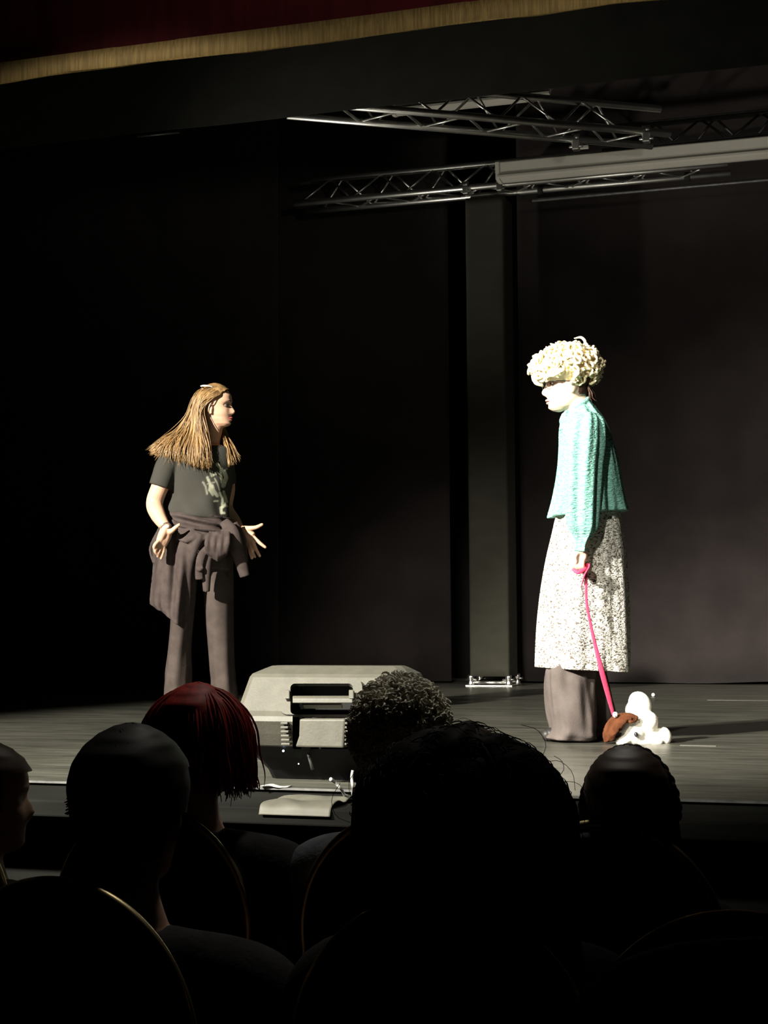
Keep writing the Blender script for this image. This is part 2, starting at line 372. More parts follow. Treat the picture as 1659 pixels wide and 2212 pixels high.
def face_parts(root, c, f, u, k, lipm, browm, iris=(.1, .07, .05)):
    f = V(f).normalized(); u = V(u); u = (u - f*u.dot(f)).normalized(); r = f.cross(u)
    P = lambda x, y, z: c + (r*x + f*y + u*z)*k
    for s in (-1, 1):
        e = MB().ball(P(s*.033, .0640, -.002), .0115*k, 16, 10).build('eye', M['eyeball'], root)
        MB().ball(P(s*.033, .0712, -.002), .0062*k, 12, 8).build('iris', M['nape_hair'], e)
        MB().tube([P(s*.018, .0795, .0035), P(s*.033, .0815, .0065), P(s*.048, .0685, .002)], [.0012*k, .0020*k, .0012*k], 8, 10).build('eyelashes', M['nape_hair'], root)
        MB().tube([P(s*.014, .0895, .019), P(s*.033, .088, .0245), P(s*.052, .070, .019)], [.002*k, .0032*k, .0012*k], 8, 12, flat=.6).build('eyebrow', browm, root)
    m = MB()
    m.tube([P(-.022, .072, -.0705), P(-.008, .0880, -.0665), P(0, .0875, -.0675), P(.008, .0880, -.0665), P(.022, .072, -.0705)], [.001*k, .0040*k, .0038*k, .0040*k, .001*k], 10, 18)
    m.tube([P(-.021, .072, -.0725), P(0, .0860, -.0785), P(.021, .072, -.0725)], [.001*k, .0050*k, .001*k], 10, 18)
    m.build('lips', lipm, root)
def hand(mb, w, d, nrm, size=1.0, side=1, curl=.4, spread=.12):
    """palm + five fingers. w wrist, d towards the fingers, nrm out of the back of the hand, side = thumb side"""
    d = V(d).normalized(); nrm = V(nrm); nrm = (nrm - d*nrm.dot(d)).normalized(); s = d.cross(nrm)*side
    k = size
    for off, r in ((-.026, .013), (-.009, .0145), (.009, .0145), (.026, .014)):
        mb.tube([w + d*.0, w + d*.045*k + s*off*.7*k, w + d*.092*k + s*off*k], [.017*k, r*k, r*.8*k], 12, 10)
    L = {-.030: (.062, -1.6), -.0105: (.076, -.5), .0105: (.082, .4), .030: (.073, 1.3)}
    for off, (ln, sp) in L.items():
        p = w + d*.088*k + s*off*k; dd = (d + s*sp*spread).normalized(); pts = [p]; ang = 0
        for q, fr in enumerate((.45, .32, .23)):
            ang += curl*(.6 if q == 0 else .8); dv = dd*math.cos(ang) - nrm*math.sin(ang); p = p + dv*ln*fr*k; pts.append(p)
        mb.limb(pts, [.0088*k, .008*k, .0073*k, .0062*k], 10, 14)
    p = w + d*.022*k + s*.024*k
    mb.limb([p, p + (d*.5 + s*.75 - nrm*.3).normalized()*.045*k, p + (d*.7 + s*.62 - nrm*.45).normalized()*.075*k, p + (d*.9+s*.5-nrm*.5).normalized()*.098*k], [.014*k, .0105*k, .0090*k, .0070*k], 10, 14)
def strands(mb, guides, n, r0, jit, seg=5, ns=18, tip=.25, curl=0, rnd=None, endj=0):
    """hair locks between neighbouring guide lines (all with the same number of points)"""
    rnd = rnd or random
    for _ in range(n):
        t = rnd.random()*(len(guides)-1); i = min(int(t), len(guides)-2); f = t-i
        j = V([rnd.gauss(0, jit) for _ in range(3)]); ph = rnd.random()*6.28; m = len(guides[0]); pts = []
        ex = 1 + rnd.uniform(-endj, endj*.5)
        P = [guides[i][q].lerp(guides[i+1][q], f) + j*(q/(m-1)*1.2 + .25) for q in range(m)]
        P[-1] = P[-2] + (P[-1]-P[-2])*ex
        C_ = [V(a) for a in crom([tuple(p) for p in P], ns)]
        if curl:
            for q in range(ns):
                v = q/(ns-1); C_[q] = C_[q] + V((math.sin(ph+v*14), math.cos(ph*1.7+v*13), math.sin(ph*2.3+v*12)))*curl*v
        r = r0*rnd.uniform(.6, 1.2)
        mb.tube(C_, [r*(.5+.5*min(1, 4*q/(ns-1)))*(1-(1-tip)*max(0, (q/(ns-1)-.6)/.4)) for q in range(ns)], seg)
def curls(mb, c, rad, n, cr, tr, rnd, rot=None, zmin=-.7, lump=None, skip=None):
    """little C-shaped curls all over an ellipsoid"""
    for _ in range(n):
        while True:
            p = V([rnd.gauss(0, 1) for _ in range(3)]).normalized()
            if p.z < zmin: continue
            if skip and skip(p): continue
            break
        k = lump(p) if lump else 1
        q = V((p.x*rad[0], p.y*rad[1], p.z*rad[2]))*k; nn = V((p.x/rad[0], p.y/rad[1], p.z/rad[2])).normalized()
        if rot: q = rot @ q; nn = rot @ nn
        a, b = orth(nn); ph = rnd.random()*6.28; a2 = a*math.cos(ph)+b*math.sin(ph); b2 = nn.cross(a2)
        R_ = cr*rnd.uniform(.6, 1.3); ax = (nn*rnd.uniform(.1, .9) + a2).normalized(); pts = []
        s0 = rnd.random()*6.28; turn = rnd.uniform(3.2, 5.8)
        for i in range(9):
            t = s0 + turn*i/8; pts.append(c + q + (b2*math.cos(t)*R_ + ax*math.sin(t)*R_) + nn*.002*i*cr/.01)
        mb.tube(pts, [tr*.5] + [tr]*6 + [tr*.8, tr*.3], 6)

# ================================================================== THE SETTING
SZ = 0.86                                  # stage height
SY = 4.37                                  # stage front
def struct(o): o['kind'] = 'structure'; return o
struct(MB().box((-2, 4.5, -.05), (15, 17, .1)).build('floor', M['hall_floor'], smooth=False))
struct(MB().box((-9.55, 4.5, 3.2), (.1, 17, 6.4)).build('wall_left', M['hall_wall'], smooth=False))
struct(MB().box((5.55, 4.5, 3.2), (.1, 17, 6.4)).build('wall_right', M['hall_wall'], smooth=False))
struct(MB().box((-2, 13.05, 3.2), (15, .1, 6.4)).build('wall_back', M['black_paint'], smooth=False))
struct(MB().box((-2, -4.05, 3.2), (15, .1, 6.4)).build('wall_front', M['hall_wall'], smooth=False))
struct(MB().box((-2, 4.5, 6.45), (15, 17, .1)).build('ceiling', M['black_paint'], smooth=False))
st = MB().box((-2, (SY+.002+13)/2, SZ/2-.003), (15, 13-SY-.002, SZ-.006)).build('trim_1', M['fascia'], smooth=False); struct(st)
fl = MB().box((-2, (SY+13)/2, SZ-.003), (15, 13-SY, .006)).build('stage_floor', M['stage_floor'], smooth=False); struct(fl)
# metal nosing along the stage edge and the low ledge in front of it
struct(MB().box((-2, SY-.004, SZ-.003), (15, .010, .007)).build('trim_2', M['alu_dark'], smooth=False))
struct(MB().box((-2, SY-.13, SZ-.053), (15, .24, .05)).build('trim_3', M['fascia'], bevel=.006))
struct(MB().box((-2, SY-.24, SZ-.30), (15, .02, .03)).build('trim_4', M['fascia'], bevel=.004))
# worn seams between the vinyl strips
for y, x0, x1 in ((9.62, -3.4, -2.35), (9.62, -.95, 1.5), (6.18, -.72, -.58)):
    tag(MB().box(((x0+x1)/2, y, SZ+.0015), (x1-x0, .008, .003)).build('floor_tape', M['seam_tape'], smooth=False),
        {9.62: 'worn pale tape over the rear floor seam, ' + ('left of' if x0 < -2 else 'right of') + ' the standing figure in the skirt', 6.18: 'short worn pale tape on the floor beside the plush toy'}[y], 'tape', 'worn tape over the floor seams')

# ------------------------------------------------------------------ curtains
def curtain(name, label, x0, x1, y, z0, z1, m, amp=.03, per=.55, seed=1, hem=.0, group=None, thick=.012, cat='curtain', nx=None):
    nx = nx or max(30, int((x1-x0)*22)); nzs = 26; rows = []
    for i in range(nzs):
        v = i/(nzs-1); z = z1 + (z0-z1)*v; r = []
        for j in range(nx):
            x = x0 + (x1-x0)*j/(nx-1)
            a = amp*(math.sin(x/per*2*PI + seed + 1.3*nz((x, seed, z*.25), .8, seed)) * (.55+.45*nz((x, 0, z*.3), .7, seed+3)) + .5*nz((x, 0, z*.5), 1.7, seed))
            low = max(0, (v-.86)/.14)
            zz = z + hem*low*(.5+nz((x, 1, 0), 1.1, seed+5)) ; a += -.05*low**2*max(0, nz((x, 4, 0), 1.4, seed))*(1 if hem else 0)
            r.append((x, y + a*(.4+.6*v), zz))
        rows.append(r)
    b = MB(); loops = []
    for r in rows: loops.append([V(p) for p in r] + [V((p[0], p[1]+thick, p[2])) for p in reversed(r)])
    b.rings(loops)
    return tag(b.build(name, m), label, cat, group)
XL = atY(975, 1400, 11.9).x; XR = atY(1128, 1400, 11.95).x
curtain('backdrop_curtain', 'black backdrop curtain left of the cloth-wrapped truss tower', -6.0, XL, 11.9, SZ+.004, 6.3, M['curtain'], .022, .9, 2, .012)
curtain('backdrop_curtain', 'black backdrop curtain right of the tower, behind the figure in the skirt', XR, 4.6, 11.95, SZ+.004, 6.3, M['curtain'], .022, 1.1, 5, .03)
XE = atY(600, 1400, 11.35).x
curtain('side_curtain', 'black side curtain behind the woman in the black shirt', -9.3, XE, 11.35, SZ+.004, 6.3, M['curtain'], .03, .5, 9, .01)
def border(name, label, y, pa, pb, h, m, thick, cat, zig=0, parent=None, x0=-8.5, x1=4.8, amp=.008):
    za = atY(pa[0], pa[1], y).z; zb = atY(pb[0], pb[1], y).z; z = (za+zb)/2
    nx = 420; top = []; bot = []
    loops = []
    for z_, in ((z+h,), (z+h*.5,), (z,)):
        r = [(x0+(x1-x0)*j/(nx-1), y + amp*math.sin(j*.13+2*nz((j*.05, 0, 0), 1))*(1 if z_ < z+h else .3), z_ + (zig*nz((j*.11, 0, 3), 1) if z_ == z else 0)) for j in range(nx)]
        loops.append([V(p) for p in r] + [V((p[0], p[1]+thick, p[2])) for p in reversed(r)])
    b = MB().rings(loops)
    return b.build(name, m, parent), z
o, zb = border('border_curtain', '', 8.6, (650, 250), (1080, 200), 2.0, M['border'], .012, 'curtain'); tag(o, 'plain black border curtain hanging behind the gold-fringed valance', 'curtain')
vr = thing('valance', 'dark red stage valance edged with a gold fringe along the top of the stage', 'valance', (-2, 5.6, 3.6))
zf = atY(650, 88, 5.0).z
o, z = border('fringe', '', 5.6, (100, 165), (1000, 48), .083, M['gold_fringe'], .012, '', zig=.012, parent=vr, amp=.01); tag(o, 'gold yarn fringe')
o, z2 = border('drape', '', 5.615, (100, 125), (1000, 10), 1.4, M['red_velvet'], .012, '', parent=vr, amp=.02)

# ------------------------------------------------------------------ rigging
def truss(label, p0, p1, base, height, bay, r=.0245, rb=.009, group=None, upside=1):
    """three-chord truss along p0-p1: two bottom chords and an apex chord"""
    root = thing('lighting_truss', label, 'truss', p0, group)
    d = (p1-p0).normalized(); side = d.cross(Z).normalized(); L = (p1-p0).length
    ch = [V((0,0,0)), side*-base, side*-base/2 + Z*height*upside]
    for c in ch: MB().tube([p0+c, p1+c], r, 14).build('chord', M['alu'], root)
    nb = int(L/bay)
    for i in range(nb):
        a, b, m_ = i*bay+.05, (i+1)*bay+.05, (i+.5)*bay+.05
        for q, (s, e) in enumerate(((0, 2), (1, 2), (0, 1))):
            sh = bay*.25*q
            u, v_, w_ = a+sh, m_+sh, min(b+sh, L)
            MB().tube([p0+ch[s]+d*u, p0+ch[e]+d*v_], rb, 8).build('brace', M['alu'], root)
            MB().tube([p0+ch[e]+d*v_, p0+ch[s]+d*w_], rb, 8).build('brace', M['alu'], root)
    return root, ch, d
# lower truss across the back of the stage
TY = 11.15
pm = atY(1050, 402, TY); zt = pm.z
tx0 = atY(636, 437, TY).x; tx1 = atY(1572, 350, TY).x
t1, ch1, d1 = truss('lower horizontal aluminium truss ending over the tower, below the long grey housing', V((tx0, TY, zt)), V((tx1, TY, zt)), .24, .207, .42)
# V-ing truss going away from under the border
P0 = at(640, 219, 9.4); dv = V((.839, .545, 0))
zP = P0.z
t2, ch2, d2 = truss('upper slanting aluminium truss running back to the right from the border curtain', P0, P0 + dv*2.5, .27, .21, .42)
# further high truss on the right
pq = atY(1300, 267, 10.75); h3 = .207
t3, ch3, d3 = truss('dark horizontal truss above the long grey housing at upper right', V((pq.x, 10.75, pq.z-h3)), V((3.2, 10.75, pq.z-h3)), .24, h3, .42)
for o in t3.children: o.data.materials[0] = M['alu_dark']  # third truss coloured darker than the other two
# clamps
def clamp(label, p, s=.8):
    root = thing('truss_clamp', label, 'clamp', p)
    m = MB()
    for dz in (-.012, .012): m.tube([p+V((-.028, 0, dz))*s, p+V((.028, 0, dz))*s], .033*s, 14)
    m.build('strap', M['alu'], root)
    MB().box(p+V((0, 0, -.045))*s, (.05*s, .07*s, .075*s)).build('block', M['alu'], root, bevel=.006)
    MB().tube([p+V((-.05, 0, -.05))*s, p+V((.05, 0, -.05))*s], .012*s, 8).build('bolt', M['alu'], root)
clamp('clamp on the lower truss left of the tower top', atY(1007, 403, TY)+V((0, -.01, 0)))
clamp('clamp on the lower truss under the left end of the grey housing', atY(1080, 396, TY)+V((0, -.01, 0)))
clamp('bright clamp on the slanting truss, right of the other two hanging there', P0 + dv*2.33, .9)
clamp('bright clamp on the lower chord of the slanting truss', P0 + dv*1.95 + ch2[1], .9)
# black collars on the lower chord
for px in (1168, 1486):
    q = atY(px, 400, TY+.24); MB_ = MB().tube([V((q.x-.02, TY+.24, zt)), V((q.x+.02, TY+.24, zt))], .034, 14).build('chord_collar', M['black_paint'], t1)
# screen housing
def housing(label, x0, x1, y, z0, h, dep, m):
    root = thing('screen_housing', label, 'screen housing', (x0, y, z0))
    prof = [(0, 0), (.0, .3), (-.06, .9), (.08, 1), (.8, 1), (1, .85), (1, .1), (.9, 0), (.55, -.06), (.2, -.02)]
    pts = lambda x: [V((x, y + a*dep, z0 + b*h)) for a, b in prof]
    MB().rings([pts(x0), pts(x1)]).build('case', m, root, smooth=False, bevel=.006)
    e = [V((x0-.012, y + (a-.5)*dep*1.06+.5*dep, z0 + (b-.5)*h*1.05+.5*h)) for a, b in prof]
    MB().prism(e, (.03, 0, 0)).build('end_cap', m, root, bevel=.003)
    MB().box(((x0+x1)/2, y-.006, z0+.012), (x1-x0, .02, .022)).build('bottom_bar', m, root, bevel=.004)
    return root
HY = 10.6
qa, qb = atY(1074, 386, HY), atY(1074, 348, HY)
housing('long pale grey projection screen housing below the upper trusses', qa.x, 3.5, HY, qa.z, qb.z-qa.z, .15, M['housing'])
qa, qb = atY(1188, 206, 10.35), atY(1188, 190, 10.35)
zz = atY(1050, 219, 10.35).z
hs2 = housing('short grey screen housing half hidden by the border, behind the slanting truss', atY(845, 225, 10.35).x, qa.x, 10.35, zz, .12, .13, M['housing'])
for x_ in (qa.x-.9, qa.x-.2): MB().tube([V((x_, 10.42, zz+.1)), V((x_, 10.42, 6.4))], .005, 6).build('hanging_wire', M['black_paint'], hs2)
MBb = tag(MB().tube([atY(1150, 433, 11.0), V((3.3, 11.0, atY(1150, 433, 11.0).z))], .014, 10).build('batten_pipe', M['alu_dark']), 'thin dark pipe hanging lowest under the lower truss', 'pipe')
q = atY(1430, 362, 11.6); tag(MB().tube([q, V((3.3, 11.6, q.z))], .016, 10).build('batten_pipe', M['alu_dark']), 'thin dark pipe just below the right end of the grey housing', 'pipe')
q = atY(1262, 318, 10.55); tag(MB().box(q, (.06, .03, .022)).build('bracket', M['housing'], bevel=.003), 'small pale bracket on top of the long grey housing', 'bracket')
q = atY(297, 294, 8.75); stub = tag(MB().tube([q, atY(388, 285, 8.75)], .010, 8).build('batten_pipe', M['alu_dark']), 'short dim pipe end showing under the border at upper left', 'pipe')
MB().tube([q+V((.1, 0, 0)), V((q.x+.1, 8.75, 6.4))], .004, 6).build('hanging_wire', M['black_paint'], stub)

# ------------------------------------------------------------------ tower
tq = atZ(1016, 1481, SZ); TWY = 11.3; tw = .31
xl = atY(1014, 1470, TWY).x
ztop = zt - .04
tower = thing('truss_tower', 'upright truss tower wrapped in olive-black cloth, standing before the backdrop', 'truss tower', (xl+tw/2, TWY+.15, SZ))
loops = []
for i in range(60):
    v = i/59; z = SZ+.075 + (ztop-SZ-.075)*v; row = []
    for j in range(48):
        t = 2*PI*j/48 + PI/4; ct, s_ = math.cos(t), math.sin(t); e = .16
        x = math.copysign(abs(ct)**e, ct)*tw/2; y = math.copysign(abs(s_)**e, s_)*tw/2
        crease = -.012*math.exp(-((z-SZ-.27+.35*(x))/.022)**2)*math.exp(-((x-.01)/.11)**2) if s_ < 0 else 0
        n_ = .004*nz((x*2, y*2, z), 3, 4)
        row.append(V((xl+tw/2 + x*(1+n_), TWY+.15 + y - crease + n_*2 if s_ < 0 else TWY+.15+y, z)))
    loops.append(row)
MB().rings(loops).build('cloth_sleeve', M['tower_cloth'], tower)
MB().box((xl+tw/2, TWY+.15, SZ+.006), (.36, .36, .012)).build('base_plate', M['alu_bright'], tower, bevel=.002)
for sx in (-1, 1):
    for sy in (-1, 1):
        c = V((xl+tw/2+sx*.145, TWY+.15+sy*.145, SZ+.012))
        k_ = MB().tube([c, c+Z*.012, c+Z*.028, c+Z*.05, c+Z*.075], [.03, .028, .018, .026, .026], 14).build('coupler', M['alu_bright'], tower)
        MB().tube([c+V((-.045, 0, .04)), c+V((.045, 0, .04))], .009, 8).build('coupler_pin', M['alu_bright'], k_)
for a, b in (((-1,-1), (1,-1)), ((-1,1), (1,1)), ((-1,-1), (-1,1)), ((1,-1), (1,1))):
    MB().tube([V((xl+tw/2+a[0]*.13, TWY+.15+a[1]*.145, SZ+.03)), V((xl+tw/2+b[0]*.13, TWY+.15+b[1]*.145, SZ+.03))], .012, 8).build('base_rail', M['alu_bright'], tower)

# ------------------------------------------------------------------ stage monitor (back of it faces the hall)
SX = atY(716, 1600, 4.55).x; SYb = 4.42
mon = thing('stage_monitor', 'grey wedge stage monitor speaker at the stage edge, handle towards the hall', 'speaker', (SX, 4.62, SZ))
# z, half width, y of the audience side, y of the stage side
LV = [(.0, .228, .19, .40), (.03, .232, .165, .40), (.075, .252, .11, .385), (.113, .262, .052, .37), (.118, .268, .036, .37), (.155, .272, .008, .355), (.195, .274, -.018, .34), (.210, .274, -.012, .335), (.225, .272, .008, .33), (.325, .262, .082, .27), (.335, .258, .095, .262), (.350, .232, .135, .245), (.358, .215, .155, .235)]
loops = []
for z, hw, ya, yb_ in LV:
    row = []; pts = [(-hw, ya+.02), (-hw+.02, ya), (hw-.02, ya), (hw, ya+.02), (hw, yb_-.02), (hw-.02, yb_), (-hw+.02, yb_), (-hw, yb_-.02)]
    loops.append([V((SX+a, SYb+b, SZ+z)) for a, b in pts])
body = MB().rings(loops).build('cabinet', M['speaker'], mon, smooth=False)
n_up = V((0, -.10, .074)).normalized(); p_up = V((SX, SYb+.008, SZ+.225))
e_dn = V((0, -.074, -.10)).normalized()
def onf(px, py, off=0):              # point on the upper slanting face
    r = ray(px, py); t = (p_up+n_up*off-CAM).dot(n_up)/r.dot(n_up); return CAM + r*t
def onv(px, py, y): return atY(px, py, y)
def rrect(x0, y0, x1, y1, r, f):
    P = []
    for cx, cy, a0 in ((x1-r, y0+r, -90), (x1-r, y1-r, 0), (x0+r, y1-r, 90), (x0+r, y0+r, 180)):
        for k in range(6): a = math.radians(a0+18*k); P.append(f(cx+r*math.cos(a), cy+r*math.sin(a)))
    return P
for ct in (MB().prism([q + n_up*.05 for q in rrect(630, 1482, 764, 1548, 10, onf)], n_up*-.12),
           MB().rings([rrect(632, 1543, 762, 1618, 5, lambda a, b: onv(a, b, SYb-.10)), rrect(632, 1543, 762, 1618, 5, lambda a, b: onv(a, b, SYb+.07))])):
    cut = ct.build('cutter', M['speaker_dark'], None, smooth=False)
    bo = body.modifiers.new('cut', 'BOOLEAN'); bo.object = cut; bo.operation = 'DIFFERENCE'; bo.solver = 'EXACT'
    bpy.context.view_layer.update(); apply(body); bpy.data.objects.remove(cut)
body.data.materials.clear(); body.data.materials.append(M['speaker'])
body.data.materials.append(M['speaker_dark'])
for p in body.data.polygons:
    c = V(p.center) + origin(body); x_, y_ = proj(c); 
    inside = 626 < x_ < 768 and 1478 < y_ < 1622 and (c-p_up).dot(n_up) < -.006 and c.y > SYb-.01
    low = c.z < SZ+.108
    if low or inside: p.material_index = 1  # cabinet underside and recess painted black for the shade there
# recess frame, handle, plates
def framepoly(outer, inner, t, name, m, par):
    b = MB(); n = len(outer)
    lo = [outer, [q+n_up*t for q in outer], [q+n_up*t for q in inner], inner]
    b.rings([[*r] for r in lo], cap0=False, cap1=False); b.rings([lo[0], lo[3]], cap0=False, cap1=False)
    return b.build(name, m, par, smooth=False)
framepoly(rrect(606, 1471, 785, 1549, 18, onf), rrect(630, 1482, 765, 1549, 10, onf), .014, 'recess_frame', M['speaker'], mon)
hb = MB().rings([[onf(x, y, o_) for y, o_ in ((1503, .006), (1503, .022), (1509, .028), (1519, .022), (1519, .004), (1510, -.004))] for x in (632, 762)]).build('handle', M['speaker'], mon, bevel=.003)
for xa, xb in ((622, 632), (759, 770)):
    MB().prism([onf(xa, 1502, .0), onf(xb, 1502, .0), onf(xb, 1521, .0), onf(xa, 1521, .0)], n_up*.032).build('handle_mount', M['speaker'], mon, bevel=.003)
MB().prism([onf(652, 1524, -.03), onf(742, 1524, -.03), onf(740, 1531, -.03), onf(658, 1531, -.03)], n_up*.02).build('inner_bar', M['housing'], mon, bevel=.002)
yp = SYb-.03
pl = [onv(646, 1553, yp), onv(746, 1553, yp), onv(742, 1616, yp), onv(637, 1614, yp), onv(645, 1590, yp)]
MB().prism(pl, (0, .05, 0)).build('rear_panel', M['speaker'], mon, bevel=.006)
for side in (0, 1):
    for i in range(7):
        y0 = 1551 + i*9.0; xa, xb = ((605, 627-0.0) if side == 0 else (744, 763))
        if side == 0: xa, xb = 605+i*.3, 620+i*1.0
        yy = SYb-.028 + (.02 if i == 0 else 0)
        MB().prism([onv(xa, y0, yy), onv(xb, y0, yy), onv(xb, y0+5, yy), onv(xa, y0+5, yy)], (0, .03, 0)).build('cooling_rib', M['speaker'], mon, bevel=.002)
MB().box((SX, SYb+.30, SZ+.20), (.44, .12, .18), Matrix.Rotation(-.55, 3, 'X')).build('grille', M['speaker_dark'], mon, smooth=False)
tag(MB().ball(onv(612, 1622, SYb+.058), .0035, 10, 8).build('status_light', M['led_blue'], mon), 'blue-white status light')
tag(MB().ball(onv(645, 1650, SYb+.11), .0022, 10, 8).build('status_light', M['led_green'], mon), 'small greenish status light')
MB().prism([onv(662, 1626, SYb+.055), onv(669, 1625, SYb+.055), onv(678, 1662, SYb+.115), onv(672, 1664, SYb+.115)], (0, .004, 0)).build('cable_strap', M['alu_dark'], mon)
for sx in (-1, 1):
    MB().box((SX+sx*.2, SYb+.24, SZ+.006), (.05, .05, .012)).build('rubber_foot', M['speaker_dark'], mon, bevel=.002)
# cables and the pale sheet in front of it
q1 = atY(775, 1722, SY-.10); zl = SZ-.028
a0 = atZ(748, 1722, zl+.006)
tag(MB().tube([a0+V((.04, .02, .0)), a0+V((.0, 0, .004)), atY(738, 1706, 4.12), atY(724, 1690, 4.10), atY(714, 1683, 4.08)], [.004, .004, .0042, .0045, .0055], 8, 24).build('cable', M['cable']), 'white cable end bending up left in front of the stage monitor', 'cable')
a1 = atZ(764, 1722, zl+.006)
tag(MB().tube([a1+V((.04, .01, 0)), a1+V((0, 0, .004)), atY(763, 1704, 4.10), atY(760, 1682, 4.09), atY(762, 1664, 4.09)], [.004, .004, .0042, .0045, .004], 8, 24).build('cable', M['cable']), 'white cable end standing straight up, right of the bent one', 'cable')
rows = []
xs = [atZ(px, 1735, zl).x for px in (588, 625, 665, 705, 752)]
for yy, zo in ((SY-.012, .004), (SY-.07, .012), (SY-.13, .004), (SY-.19, .013), (SY-.245, .004), (SY-.262, -.02)):
    rows.append([(x, yy, zl + .003 + zo*(.6+.6*math.sin(i*1.9+yy*30)**2) if zo > 0 else zl+zo) for i, x in enumerate(xs)])
tag(MB().sheet(rows, 40, 40, .002).build('paper_sheet', M['mat_pale']), 'crumpled pale sheet lying on the ledge below the stage monitor', 'sheet')
rows = [[atZ(px, 1699, SZ+.004)+V((0, dy, 0.004*math.sin(i*2))) for i, px in enumerate((560, 580, 600, 622))] for dy in (0, .02, .035)]
tag(MB().sheet(rows, 20, 8, .002).build('paper_strip', M['housing']), 'thin pale strip lying at the stage edge left of the cables', 'strip')
tag(MB().ball(atZ(1411, 1505, SZ)+Z*.012, (.012, .01, .012), 10, 8).build('paper_scrap', M['white_plastic']), 'tiny white scrap on the stage floor behind the plush toy', 'scrap')
# ================================================================== WOMAN IN BLACK (left on stage)
D = 7.7
def pa(px, py, off=0, D_=None): return at(px, py, (D_ or D)+off)
ft = atZ(435, 1556, SZ)
wa = thing('person', 'woman with long blonde hair in a black printed shirt, arms open, on stage', 'person', ft)
def body_left():
    b = MB(); dn = RT
    f = (RH*.985 - FH*.17); u = (Z*.985 - RH*.31)
    c = pa(466, 877); head(b, c, f, u, .93)
    # neck and torso
    b.tube([pa(462, 905, .01), pa(459, 930, .01), pa(452, 955, .01), pa(446, 985, .01)], [.052, .049, .055, .075], 20, 16)
    garment(b, D, [(425, 962, 482, 962, .07, 0), (385, 985, 492, 980, .11, .0), (368, 1020, 493, 1015, .12, 0), (368, 1070, 485, 1065, .11, 0), (368, 1110, 482, 1110, .10, 0), (362, 1160, 492, 1160, .12, 0), (362, 1200, 496, 1200, .12, 0)], 30, 40, cap0=True, cap1=True)
    # legs inside the trousers
    b.limb([pa(398, 1185, -.02), pa(393, 1330, -.03), pa(385, 1450, 0), pa(384, 1535, .02)], [.066, .046, .040, .033], 16, 24)
    b.limb([pa(462, 1185, .03), pa(474, 1340, .0), pa(483, 1450, .0), pa(490, 1540, .02)], [.066, .050, .042, .033], 16, 24)
    # near arm
    b.limb([pa(372, 990, -.07), pa(347, 1048, -.10), pa(334, 1086, -.10), pa(341, 1112, -.15), pa(359, 1141, -.21)], [.052, .044, .042, .038, .0245], 18, 40)
    # near hand: palm to the viewer's right, fingers hanging down to the left
    P = lambda x, y, o: pa(x, y, o)
    b.tube([P(358, 1139, -.21), P(352, 1152, -.215), P(344, 1170, -.215)], [.024, .027, .022], 14, 12, flat=.8)
    b.tube([P(361, 1142, -.205), P(360, 1156, -.20), P(352, 1176, -.20)], [.022, .025, .021], 14, 12)
    b.ball(P(349, 1165, -.212), (.024, .016, .030), 14, 10); b.ball(P(356, 1168, -.203), (.020, .014, .024), 14, 10)
    b.limb([P(364, 1150, -.21), P(372, 1146, -.23), P(380, 1139, -.24), P(387, 1133.5, -.24)], [.017, .013, .0105, .008], 12, 16)
    b.limb([P(345, 1166, -.225), P(337, 1174, -.245), P(333, 1180, -.25), P(334, 1187, -.24)], [.0105, .0095, .009, .008], 12, 16)
    b.limb([P(346, 1172, -.22), P(338, 1184, -.235), P(335, 1190, -.24), P(338, 1196, -.23)], [.0105, .0095, .009, .008], 12, 16)
    b.limb([P(350, 1175, -.21), P(345, 1188, -.22), P(342, 1196, -.225), P(341, 1202, -.22)], [.010, .009, .0085, .0075], 12, 16)
    b.limb([P(355, 1174, -.20), P(353, 1190, -.205), P(350, 1199, -.21), P(348, 1206, -.21)], [.0105, .0095, .009, .008], 12, 16)
    # far arm and open hand
    b.limb([pa(476, 992, .12), pa(490, 1050, .17), pa(486, 1095, .16), pa(505, 1125, .10), pa(521, 1149, .03)], [.05, .043, .040, .034, .0245], 18, 40)
    b.tube([P(520, 1148, .03), P(532, 1146, .015), P(547, 1158, .0)], [.024, .022, .018], 14, 12)
    b.tube([P(520, 1150, .035), P(532, 1156, .02), P(545, 1169, .01)], [.024, .026, .020], 14, 12)
    b.tube([P(521, 1153, .04), P(529, 1165, .03), P(538, 1175, .02)], [.022, .022, .017], 14, 12)
    b.limb([P(528, 1143, .02), P(542, 1141, -.01), P(554, 1139, -.02), P(566, 1133, -.02)], [.018, .0125, .0105, .008], 12, 16)
    b.limb([P(547, 1160, .0), P(557, 1169, -.015), P(565, 1176, -.02), P(573, 1182, -.02)], [.0115, .0098, .009, .0078], 12, 16)
    b.limb([P(545, 1168, .0), P(551, 1182, -.01), P(556, 1192, -.015), P(561, 1201, -.015)], [.0115, .0098, .009, .0078], 12, 16)
    b.limb([P(540, 1173, .01), P(544, 1186, .0), P(547, 1195, .0), P(551, 1203, .005)], [.010, .0092, .0085, .0072], 12, 16)
    b.limb([P(535, 1172, .02), P(539, 1186, .01), P(541, 1196, .01), P(544, 1206, .01)], [.0100, .0088, .008, .007], 12, 16)
    # feet
    for x, y, o in ((384, 1545, .02), (490, 1550, .02)):
        p = pa(x, y, o); p.z = SZ+.045; b.limb([p, p + RH*.05 - Z*.01, p + RH*.14 - Z*.018], [.034, .034, .024], 12, 10)
    b.build('body', M['skin_a'], wa, remesh=.0042, iters=2)
    return c, f, u
hc, hf, hu = body_left()
face_parts(wa, hc, hf, hu, .93, M['lips'], M['nape_hair'])
